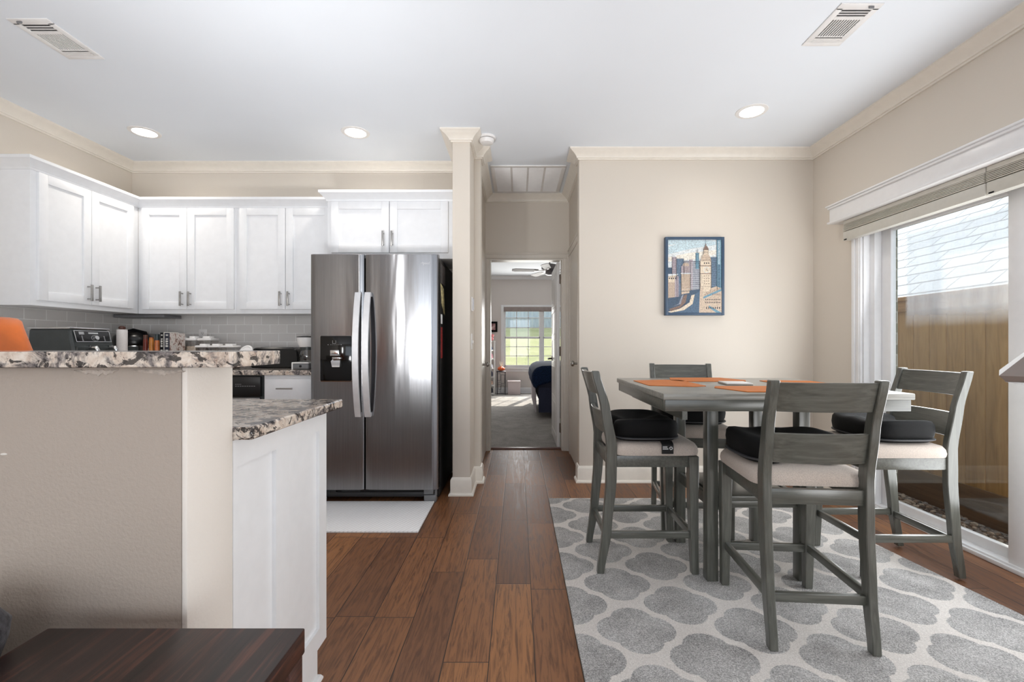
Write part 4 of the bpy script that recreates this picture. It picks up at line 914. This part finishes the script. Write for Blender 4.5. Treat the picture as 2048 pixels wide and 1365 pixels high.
# smoke detector
t = thing('smoke_detector', 'round white smoke detector on the ceiling by the hall', 'smoke detector', (-.237, 3.50, H))
G().lathe([(0, 0), (.068, 0), (.068, -.012), (.064, -.016), (0, -.016)], (-.237, 3.50, H), 32).build('base', WPLAST, t)
G().lathe([(0, -.020), (.056, -.020), (.055, -.032), (.045, -.046), (.025, -.052), (0, -.052)], (-.237, 3.50, H), 32).build('cover', WPLAST, t)
G().lathe([(0, -.015), (.050, -.015), (.050, -.0205), (0, -.0205)], (-.237, 3.50, H), 32).build('vent_slot', DARKV, t)

# ------------------------------------------------------------------ patio door, header and blinds
g = G(); x = XR
for y0, y1 in ((DY1, 3.288), (DY0 - .078, DY0)):
    g.box(x - .016, x, y0, y1, 0, 2.02, .002); g.box(x - .024, x, (y0 + .050 if y0 > 3 else y0), (y1 if y0 > 3 else y1 - .05), 0, 2.02, .003); g.box(x - .020, x, (y0 + .012 if y0 > 3 else y0 + .05), (y0 + .03 if y0 > 3 else y1 - .012), 0, 2.02, .002)
struct(g, 'trim_6', WHITE)
d = thing('door_1', '', ''); del d['label']; del d['category']; d['kind'] = 'structure'; d.location = (2.47, 2.3, 0)
g = G(); g.box(XR, 2.57, DY1 - .012, DY1 + .002, 0, DZ); g.box(XR, 2.57, DY0 - .002, DY0 + .012, 0, DZ); g.box(XR, 2.57, DY0, DY1, DZ - .012, DZ)
g.box(2.445, 2.57, DY1 - .055, DY1 - .012, .0, DZ - .012, .003); g.box(2.445, 2.57, DY0 + .012, DY0 + .055, 0, DZ - .012, .003); g.box(2.445, 2.57, DY0, DY1, DZ - .06, DZ - .012, .003)
g.box(2.44, 2.58, DY0, DY1, 0, .032, .004); g.box(2.425, 2.445, DY0, DY1, 0, .022, .003); g.build('frame', WHITE, d)
def sash(y0, y1, xa, xb, w=.078, zb=.075, gl=FOG):
    g = G(); g.box(xa, xb, y0, y0 + w, .03, 1.96, .004); g.box(xa, xb, y1 - w, y1, .03, 1.96, .004); g.box(xa, xb, y0 + w, y1 - w, .03, zb + .012, .004); g.box(xa, xb, y0 + w, y1 - w, 1.885, 1.96, .004)
    s_ = g.build('sash', WHITE, d); xm_ = (xa + xb) / 2
    G().box(xm_ - .003, xm_ + .003, y0 + w - .004, y1 - w + .004, zb + .006, 1.89).build('glass', gl, s_)
sash(2.262, 3.153, 2.492, 2.528)
sash(1.432, 2.300, 2.450, 2.486, .075, .075, GLASS)
# header box with cap and lower moulding
g = G(); hy0, hy1 = 1.15, 3.405
g.box(2.305, XR, hy0, hy1, 2.024, 2.120, .002)
g.box(2.285, XR, hy0 - .02, hy1 + .02, 2.134, 2.146, .004); g.box(2.294, XR, hy0 - .011, hy1 + .011, 2.118, 2.135, .005); g.box(2.292, XR, hy0 - .013, hy1 + .013, 2.012, 2.026, .005)
struct(g, 'trim_7', WHITE)
VSL = plain('blind_vinyl', (214, 210, 200), .45, var=.02)
def blind(y0, y1, lab):
    t = thing('blind', lab, 'blind', (2.37, (y0 + y1) / 2, 1.866), group='raised blinds over the sliding door')
    g = G(); g.box(2.345, 2.395, y0, y1, 1.985, 2.011, .002); g.build('headrail', VSL, t)
    g = G(); n = 6
    for i in range(n): z = 1.936 + .0082 * i; g.box(2.340, 2.396, y0 + .002, y1 - .002, z, z + .0042, .0012)
    g.build('slats', VSL, t)
    G().box(2.344, 2.392, y0, y1, 1.868, 1.932, .004).build('bottom_rail', plain('blind_rail', (206, 203, 194), .4, var=.015), t)
    for y in (y1 - .02, ): G().box(2.340, 2.346, y - .018, y + .006, 1.871, 1.878, .001).build('clip', BLKMAT, t)
blind(2.309, 3.318, 'raised pale blind over the fixed glass door panel')
blind(1.25, 2.303, 'raised pale blind over the sliding panel at the right edge')
# stepped column top at the right edge
t = thing('column', 'taupe column top with sloped cap and stepped moulding at the right edge', 'column', (1.25, 1.05, 0))
TAUPE = plain('taupe_paint', (132, 121, 115), .45, var=.02)
B0 = Vector((.941, .90)); E1 = Vector((.69, -.724)); E2 = Vector((.724, .69)); HC = .15
def sq(h, z):
    c = B0 + (E1 + E2) * HC
    return [(*(c + E1 * a * h + E2 * b * h), z) for a, b in ((-1, -1), (1, -1), (1, 1), (-1, 1))]
t.location = (*(B0 + (E1 + E2) * HC), 0)
g = G(); g.loft([sq(.140, 1.047), sq(.150, 1.0593), sq(.085, 1.132), sq(.02, 1.205)]); g.build('cap', TAUPE, t, 20)
g = G(); g.loft([sq(.118, 1.042), sq(.142, 1.0475)]); g.loft([sq(.112, 1.034), sq(.117, 1.043)]); g.loft([sq(.083, 1.006), sq(.088, 1.012), sq(.097, 1.022), sq(.110, 1.034)]); g.loft([sq(.072, .996), sq(.084, 1.007)]); g.build('moulding', TAUPE, t, 20)
g = G(); g.loft([sq(.066, .0115), sq(.066, .998)]); g.build('shaft', TAUPE, t, 20)

# ------------------------------------------------------------------ outside the patio door
GZ = -.267
m = Mat('gravel_ground', (90, 84, 78), .9); v = m.coord(world=True); vo = m.node('ShaderNodeTexVoronoi'); m.link(v, vo.inputs['Vector']); vo.inputs['Scale'].default_value = 45
m.color(m.ramp(vo.outputs['Color'], [(.2, (70, 64, 58)), (.6, (120, 112, 104)), (.9, (160, 150, 140))])); m.bump(vo.outputs['Distance'], 1, .02)
struct(G().box(2.52, 14.5, -3.2, 13.4, GZ - .1, GZ), 'floor_outside', m.m)
mats = [plain('pebble_' + n, c, .7, var=.15, vs=60) for n, c in (('brown', (124, 104, 88)), ('grey', (120, 116, 112)), ('dark', (62, 56, 52)), ('buff', (168, 152, 134)))]
g = G(); rnd = random.Random(3)
for i in range(2600):
    x = rnd.uniform(2.69, 3.54); y = rnd.uniform(1.2, 4.6); r = rnd.uniform(.012, .026); g.mi = rnd.randrange(4)
    g.sphere((x, y, GZ + r * .3 + (x - 2.66) * .0), r, 1, (1, rnd.uniform(.7, 1.2), rnd.uniform(.5, .8)))
o = g.build('gravel', mats, smooth=60); o['kind'] = 'stuff'; o['label'] = 'brown and grey gravel between the glass door and the fence'; o['category'] = 'gravel'
def bricks():
    m = Mat('exterior_brick', (120, 120, 104), .8)
    x, y, z = m.sep(m.node('ShaderNodeNewGeometry').outputs['Position']); cb = m.node('ShaderNodeCombineXYZ'); m.link(m.math('ADD', x, y), cb.inputs[0]); m.link(z, cb.inputs[1])
    b = m.node('ShaderNodeTexBrick'); m.link(cb.outputs[0], b.inputs['Vector']); b.inputs['Color1'].default_value = lin(116, 116, 98); b.inputs['Color2'].default_value = lin(92, 92, 78); b.inputs['Mortar'].default_value = lin(160, 158, 148)
    b.inputs['Scale'].default_value = 1; b.inputs['Brick Width'].default_value = .21; b.inputs['Row Height'].default_value = .075; b.inputs['Mortar Size'].default_value = .006
    m.color(b.outputs['Color']); m.bump(m.math('MULTIPLY', b.outputs['Fac'], -1), .6, .005); return m.m
BRK = bricks(); g = G(); g.box(XR + .12, 2.66, 3.222, 4.9, GZ, 2.9); g.box(XR + .12, 2.66, -2, 1.368, GZ, 2.9); g.box(XR + .12, 2.66, 1.368, 3.222, 2.05, 2.9); g.box(2.53, 2.66, 1.368, 3.222, GZ, -.005); struct(g, 'wall_outside', BRK)
fe = thing('fence', 'tall brown wooden privacy fence outside the glass door', 'fence', (3.59, 3, GZ))
FW = wood('cedar_board', (158, 118, 68), (190, 146, 88), (208, 166, 108), (22, 22, 2.2), .7, .2); FWD = wood('cedar_rail', (160, 116, 76), (196, 148, 100), (212, 168, 120), (22, 2.2, 22), .7, .2)
y = -.5
while y < 8.5:
    G().box(3.592, 3.612, y, y + .155, GZ + .02, 1.50, .002).build('board', FW, fe); y += .1615
G().box(3.565, 3.64, -.5, 8.5, 1.525, 1.563, .003).build('cap_rail', FWD, fe); G().box(3.578, 3.592, -.5, 8.5, 1.425, 1.527, .002).build('top_trim', FWD, fe)
G().box(3.574, 3.592, -.5, 8.5, GZ, .0, .002).build('kickboard', wood('kickboard', (70, 50, 32), (92, 68, 44), (110, 84, 56), (22, 2.2, 22), .7, .2), fe)
for yy in (.4, 2.8, 5.2, 7.6): G().box(3.612, 3.70, yy, yy + .09, GZ, 1.52).build('post', FWD, fe)
ho = thing('house', 'neighbouring house with a pale grey shingle roof beyond the fence', 'house', (8, 5, GZ))
def shingle():
    m = Mat('pale_shingles', (170, 176, 182), .85)
    x, y, z = m.sep(m.node('ShaderNodeNewGeometry').outputs['Position']); cb = m.node('ShaderNodeCombineXYZ'); m.link(y, cb.inputs[0]); m.link(z, cb.inputs[1])
    b = m.node('ShaderNodeTexBrick'); m.link(cb.outputs[0], b.inputs['Vector']); b.inputs['Color1'].default_value = lin(176, 184, 190); b.inputs['Color2'].default_value = lin(160, 169, 177); b.inputs['Mortar'].default_value = lin(84, 90, 100)
    b.inputs['Scale'].default_value = 1; b.inputs['Brick Width'].default_value = .62; b.inputs['Row Height'].default_value = .19; b.inputs['Mortar Size'].default_value = .012
    m.color(b.outputs['Color']); return m.m
g = G(); g.loft([[(5.6, -3, 1.55), (9.8, -3, 4.9), (14, -3, 1.55), (13.8, -3, 1.45), (9.8, -3, 4.7), (5.8, -3, 1.45)], [(5.6, 13, 1.55), (9.8, 13, 4.9), (14, 13, 1.55), (13.8, 13, 1.45), (9.8, 13, 4.7), (5.8, 13, 1.45)]]); g.build('roof', shingle(), ho)
G().box(6.1, 13.4, -2.6, 12.6, GZ, 1.8).build('wall', BRK, ho)

# ------------------------------------------------------------------ bedroom beyond the hall
BX0, BX1, BY0, BY1 = -1.7, 3.2, YH + .12, 10.6
struct(G().box(BX0, BX1, 4.94, BY1, -.1, .008), 'floor_bedroom', CARPET)
struct(G().box(BX0 - .1, BX1 + .1, BY0, BY1 + .1, H, H + .1), 'ceiling_bedroom', CEIL)
struct(G().box(BX0 - .1, BX0, BY0, BY1, 0, H), 'wall_bedroom_left', BEDW); struct(G().box(BX1, BX1 + .1, BY0, BY1, 0, H), 'wall_bedroom_right', BEDW)
wx0, wx1, wz0, wz1 = -.33, 1.42, .60, 1.97
g = G(); g.box(BX0, wx0, BY1, BY1 + .12, 0, H); g.box(wx1, BX1, BY1, BY1 + .12, 0, H); g.box(wx0, wx1, BY1, BY1 + .12, 0, wz0); g.box(wx0, wx1, BY1, BY1 + .12, wz1, H); struct(g, 'wall_bedroom_back', BEDW)
struct(G().sweep([(BX0, BY0), (BX0, BY1), (BX1, BY1), (BX1, BY0)], CROWN), 'trim_8', WHITE, 25); struct(G().sweep([(BX0, BY0), (BX0, BY1), (BX1, BY1), (BX1, BY0)], BASE), 'baseboard_bedroom', WHITE, 25)
w = thing('window_1', '', ''); del w['label']; del w['category']; w['kind'] = 'structure'; w.location = (wx0, BY1, wz0)
g = G(); cw = .065; g.box(wx0 - cw, wx0, BY1 - .02, BY1, wz0 - .02, wz1 + cw, .003); g.box(wx1, wx1 + cw, BY1 - .02, BY1, wz0 - .02, wz1 + cw, .003); g.box(wx0, wx1, BY1 - .02, BY1, wz1, wz1 + cw, .003); g.box(wx0 - cw - .02, wx1 + cw + .02, BY1 - .05, BY1, wz0 - .035, wz0 - .012, .004); g.box(wx0 - cw, wx1 + cw, BY1 - .018, BY1, wz0 - .10, wz0 - .035, .003); g.build('window_trim', WHITE, w)
g = G(); xm3 = (wx0 + wx1) / 2; g.box(wx0, wx1, BY1 + .02, BY1 + .1, wz0 - .01, wz0 + .02); g.box(wx0, wx0 + .025, BY1 + .02, BY1 + .1, wz0, wz1); g.box(wx1 - .025, wx1, BY1 + .02, BY1 + .1, wz0, wz1); g.box(xm3 - .036, xm3 + .036, BY1 + .0, BY1 + .1, wz0, wz1); g.box(wx0, wx1, BY1 + .02, BY1 + .1, wz1 - .02, wz1); g.build('frame', WHITE, w)
for a, b in ((wx0 + .025, xm3 - .036), (xm3 + .036, wx1 - .025)):
    g = G(); zm = 1.285; g.box(a, b, BY1 + .03, BY1 + .06, zm - .022, zm + .022, .003); g.box(a, b, BY1 + .03, BY1 + .06, wz0 + .02, wz0 + .05); g.box(a, a + .02, BY1 + .03, BY1 + .06, wz0, wz1); g.box(b - .02, b, BY1 + .03, BY1 + .06, wz0, wz1)
    for i in (1, 2):
        x = a + (b - a) * i / 3; g.box(x - .008, x + .008, BY1 + .04, BY1 + .055, wz0, wz1)
        z = wz0 + .05 + (zm - wz0 - .05) * i / 3; g.box(a, b, BY1 + .04, BY1 + .055, z - .008, z + .008); z = zm + (wz1 - zm) * i / 3; g.box(a, b, BY1 + .04, BY1 + .055, z - .008, z + .008)
    s_ = g.build('sash', WHITE, w); G().box(a, b, BY1 + .046, BY1 + .05, wz0 + .03, wz1 - .01).build('glass', GLASS, s_)
o = G().box(wx0 + .005, wx1 - .005, BY1 - .025, BY1 + .015, 1.885, 1.99, .006).build('window_shade', plain('shade_taupe', (158, 146, 142), .7)); tag(o, 'raised taupe shade at the top of the bedroom window', 'shade')
# bed
bd = thing('bed', 'bed with navy blanket and grey skirt seen through the bedroom door', 'bed', (1.1, 7.9, 0))
G().box(.30, 1.95, 6.95, 8.95, .28, .62, .05, 3).build('mattress', fabric('mattress_dark', (48, 50, 66), 150), bd)
secs = []; g = G()
for i in range(17):
    y = 6.90 + 2.05 * i / 16; wob = .012 * math.sin(i * 1.9)
    secs.append([(.262 + wob, y, .44 + .02 * math.sin(i * 1.3)), (.205 + wob, y, .55), (.212, y, .68), (.26, y, .76), (.36, y, .80), (.7, y, .815), (1.5, y, .815), (1.93, y, .79), (2.0, y, .6), (1.98, y, .4), (1.9, y, .5), (1.5, y, .56), (.5, y, .56), (.30, y, .5)])
g.loft(secs); o = g.build('blanket', NAVY, bd, 60); o.modifiers.new('b', 'BEVEL').width = .03
g = G(); secs = []
for i in range(49):
    y = 6.92 + 2.0 * i / 48; f = .012 * math.sin(i * 2.1); secs.append([(.270 + f, y, .10), (.255 + f * .4, y, .46), (.262 + f * .4, y, .46), (.277 + f, y, .10)])
g.loft(secs); g.build('bed_skirt', SKIRT, bd, 60)
g = G(); secs = []
for i in range(41):
    x = .31 + 1.62 * i / 40; f = .006 * math.sin(i * 1.7); secs.append([(x, 6.915 + f, .10), (x, 6.93 + f * .4, .47), (x, 6.938 + f * .4, .47), (x, 6.923 + f, .10)])
g.loft(secs); g.build('foot_panel', fabric('foot_fabric', (52, 56, 76), 150), bd, 60)
for x in (.62, 1.6):
    for y in (6.97, 8.85): G().box(x - .04, x + .04, y - .03, y + .03, .008, .28, .004).build('leg', plain('bed_leg', (40, 30, 28), .5), bd)
# ceiling fan
fn = thing('ceiling_fan', 'grey-white ceiling fan in the bedroom', 'ceiling fan', (.55, 8.0, H))
fc = (.55, 8.0, 2.43)
g = G(); g.lathe([(0, .27), (.06, .27), (.06, .25), (.03, .22), (.013, .21), (.013, .09), (0, .09)], fc); g.build('downrod', plain('fan_grey', (176, 172, 176), .4, .3), fn)
g = G(); g.lathe([(0, .10), (.05, .10), (.13, .08), (.145, .05), (.14, .0), (.10, -.03), (.075, -.035), (.075, -.085), (.05, -.10), (0, -.10)], fc); g.build('motor_housing', plain('fan_housing', (150, 147, 150), .35, .2), fn)
for k in range(5):
    a = R(186 + 72 * k); Mb = T(fc) @ Matrix.Rotation(a, 4, 'Z') @ Matrix.Rotation(R(12), 4, 'X')
    g = G(Mb); g.prism([(.20, -.045), (.26, -.058), (.60, -.068), (.655, -.045), (.66, 0), (.655, .045), (.60, .068), (.26, .058), (.20, .045)], -.024, -.017, 'z'); bl = g.build('blade', plain('fan_blade', (112, 106, 106), .5), fn)
    g = G(Mb); g.box(.08, .27, -.016, .016, -.030, -.022, .002); g.build('bracket', STEEL_H, bl)
# shoe rack, picture, side table with pumpkin, storage box
sx0, sx1, sy0, sy1 = -.80, -.525, 10.15, 10.5
sr = thing('shoe_rack', 'tall white shoe rack by the bedroom window', 'rack', (-.66, 10.3, .008))
for x in (sx0, sx1):
    for y in (sy0, sy1): G().box(x - .012, x + .012, y - .012, y + .012, .008, 1.21, .002).build('post', WPLAST, sr)
zs = [.03, .215, .40, .59, .80, .985, 1.20]
for z in zs: G().box(sx0, sx1, sy0, sy1, z - .012, z, .002).build('shelf', WPLAST, sr)
def shoe(x, y, z, col, lab, h=.11):
    t = thing('shoe', lab, 'shoe', (x, y, z), group='shoes on the bedroom rack')
    g = G(); g.rings(outl(.042, .12, 3), [(.9, 0), (1, .006), (1, .022), (.0001, .022)], (x, y, z)); g.build('sole', plain('sole_' + lab.split()[0], (225, 222, 220), .6), t)
    g = G(); secs = []
    for k, (yy, hh, w2) in enumerate(((-.115, .035, .025), (-.08, .05, .036), (-.02, .075, .038), (.03, h, .036), (.09, h, .032), (.112, h * .9, .024))):
        secs.append([(x - w2, y + yy, z + .018), (x - w2 * .9, y + yy, z + hh * .7), (x, y + yy, z + hh), (x + w2 * .9, y + yy, z + hh * .7), (x + w2, y + yy, z + .018)])
    g.loft(secs); g.build('upper', fabric('shoe_' + lab.split()[0], col, 150, .3, .8), t, 60)
for i, (col, lab) in enumerate((((40, 42, 58), 'charcoal shoe on the lowest shelf of the white rack'), ((232, 190, 170), 'peach shoe on the second shelf from the bottom of the rack'), ((52, 54, 78), 'navy shoe on the shelf below the middle of the rack'), ((200, 200, 208), 'white shoe on the middle shelf of the rack'), ((196, 140, 150), 'pink shoe on the shelf above the middle of the rack'), ((66, 76, 98), 'slate-blue shoe on the shelf under the top of the rack'))):
    shoe(-.60, 10.32, zs[i] + .001, col, lab, .10 if i % 2 else .13)
g = G(); rr = random.Random(5)
for i in range(9): g.sphere((-.60 + rr.uniform(-.05, .04), 10.32 + rr.uniform(-.05, .05), 1.25 + rr.uniform(0, .09)), rr.uniform(.03, .045), 2)
tag(g.build('flower_bouquet', plain('flower_pink', (214, 122, 124), .7, var=.25, vs=40)), 'pink bunch of flowers on top of the white rack', 'flowers')
t = thing('framed_photo', 'black-framed photo on the bedroom wall above the rack', 'picture', (-.58, BY1, 1.53))
fx0, fx1, fz0, fz1 = -.74, PX(994.8, 10.58), PZ(664.5, 10.58), PZ(643.5, 10.58)
g = G(); q = .045; g.box(fx0, fx0 + q, 10.575, 10.599, fz0, fz1, .002); g.box(fx1 - q, fx1, 10.575, 10.599, fz0, fz1, .002); g.box(fx0 + q, fx1 - q, 10.575, 10.599, fz0, fz0 + q, .002); g.box(fx0 + q, fx1 - q, 10.575, 10.599, fz1 - q, fz1, .002); g.build('frame', BLKMAT, t)
m = Mat('group_photo', (150, 120, 120), .4); n = m.noise(m.coord((18, 18, 9)), 1, 3); m.color(m.ramp(n, [(.35, (36, 30, 34)), (.5, (176, 120, 124)), (.62, (226, 206, 200))])); G().box(fx0 + q, fx1 - q, 10.588, 10.595, fz0 + q, fz1 - q).build('photo', m.m, t)
st = thing('side_table', 'dark metal lattice side table under the bedroom window', 'table', (-.38, 10.25, .008))
a0, a1, b0, b1 = PX(993.5, 10.2), PX(1011, 10.2), 10.16, 10.36; zt = PZ(743, 10.2)
DM = plain('dark_metal', (70, 66, 72), .5, .4)
for x in (a0 + .008, a1 - .008):
    for y in (b0 + .008, b1 - .008): G().box(x - .006, x + .006, y - .006, y + .006, .008, zt - .015).build('leg', DM, st)
G().box(a0 - .008, a1 + .008, b0 - .008, b1 + .008, zt - .02, zt, .003).build('tabletop', DM, st)
g = G(); xm4 = (a0 + a1) / 2
for i, (u0, u1, v0, v1) in enumerate(((.1, .45, .62, .9), (.5, .9, .5, .85), (.2, .5, .25, .55), (.45, .85, .1, .4))):
    X0, X1, Z0, Z1 = a0 + (a1 - a0) * u0, a0 + (a1 - a0) * u1, zt * v0, zt * v1
    for p, q2 in (((X0, Z0), (X1, Z0)), ((X1, Z0), (X1, Z1)), ((X1, Z1), (X0, Z1)), ((X0, Z1), (X0, Z0))): g.cyl((p[0], b0 + .008, p[1]), (q2[0], b0 + .008, q2[1]), .004, n=6)
g.box(a0, a1, b0 + .005, b0 + .011, zt * .05, zt * .07); g.box(a0, a1, b0 + .005, b0 + .011, zt * .45, zt * .46); g.build('lattice', DM, st)
pk = thing('pumpkin', 'orange pumpkin ornament with pale sprigs on the side table', 'pumpkin', (xm4, 10.26, zt))
g = G(); secs = []
for j in range(9):
    p = -math.pi / 2 + math.pi * j / 8; secs.append([(xm4 + (.078 * math.cos(p) + .001) * (1 + .07 * math.cos(8 * q3)) * math.cos(q3), 10.26 + (.078 * math.cos(p) + .001) * (1 + .07 * math.cos(8 * q3)) * math.sin(q3), zt + .052 + .05 * math.sin(p)) for q3 in [2 * math.pi * k / 48 for k in range(48)]])
g.loft(secs); g.build('body', plain('pumpkin_orange', (226, 104, 52), .5), pk, 60)
g = G()
for i in range(6):
    a = R(60 * i + 15); g.tube([(xm4, 10.26, zt + .09), (xm4 + .03 * math.cos(a), 10.26 + .03 * math.sin(a), zt + .15), (xm4 + .05 * math.cos(a), 10.26 + .05 * math.sin(a), zt + .19 + .015 * (i % 3))], .004, 6)
g.build('sprigs', plain('sprig_cream', (238, 226, 206), .6), pk)
bx = thing('storage_box', 'pale lidded storage box on the bedroom floor under the window', 'box', (-.09, 10.3, .008))
b0x, b1x = PX(1015.5, 10.2), PX(1040.5, 10.2); BOXM = fabric('box_fabric', (214, 200, 200), 120, .2, .9, .04)
G().box(b0x, b1x, 10.2, 10.46, .008, .29, .008).build('body', BOXM, bx); G().box(b0x - .008, b1x + .008, 10.19, 10.47, .275, .315, .01).build('lid', BOXM, bx)
# garden behind the bedroom
m = Mat('lawn_grass', (150, 168, 84), .95, 0, .1); v = m.coord(world=True); n = m.noise(v, 1.2, 5, .7); n2 = m.noise(v, 30, 3)
m.color(m.ramp(m.math('ADD', m.math('MULTIPLY', n, .6), m.math('MULTIPLY', n2, .4)), [(.3, (122, 130, 88)), (.5, (146, 148, 108)), (.7, (168, 164, 130))])); m.bump(n2, 1, .03)
g = G(); g.loft([[(x, 10.8, -.2), (x, 12, .05), (x, 17, .85), (x, 24, 1.98), (x, 40, 4), (x, 40, -.4), (x, 10.8, -.4)] for x in (-4.5, 4.8)]); o = g.build('lawn', m.m, smooth=0); o['kind'] = 'stuff'; o['label'] = 'sunlit grass slope outside the bedroom window'; o['category'] = 'grass'
f2 = thing('garden_fence', 'weathered grey privacy fence at the top of the lawn', 'fence', (1, 24.2, 1.9))
FG = wood('grey_fence_board', (128, 138, 144), (158, 168, 172), (182, 190, 192), (10, 10, 1), .8)
for i in range(24): x = -3.2 + i * .33; G().box(x, x + .325, 24.2, 24.24, 2.03, 4.6, .004).build('board', FG, f2)
G().box(-3.2, 4.7, 24.17, 24.2, 2.5, 2.6).build('rail', FG, f2)
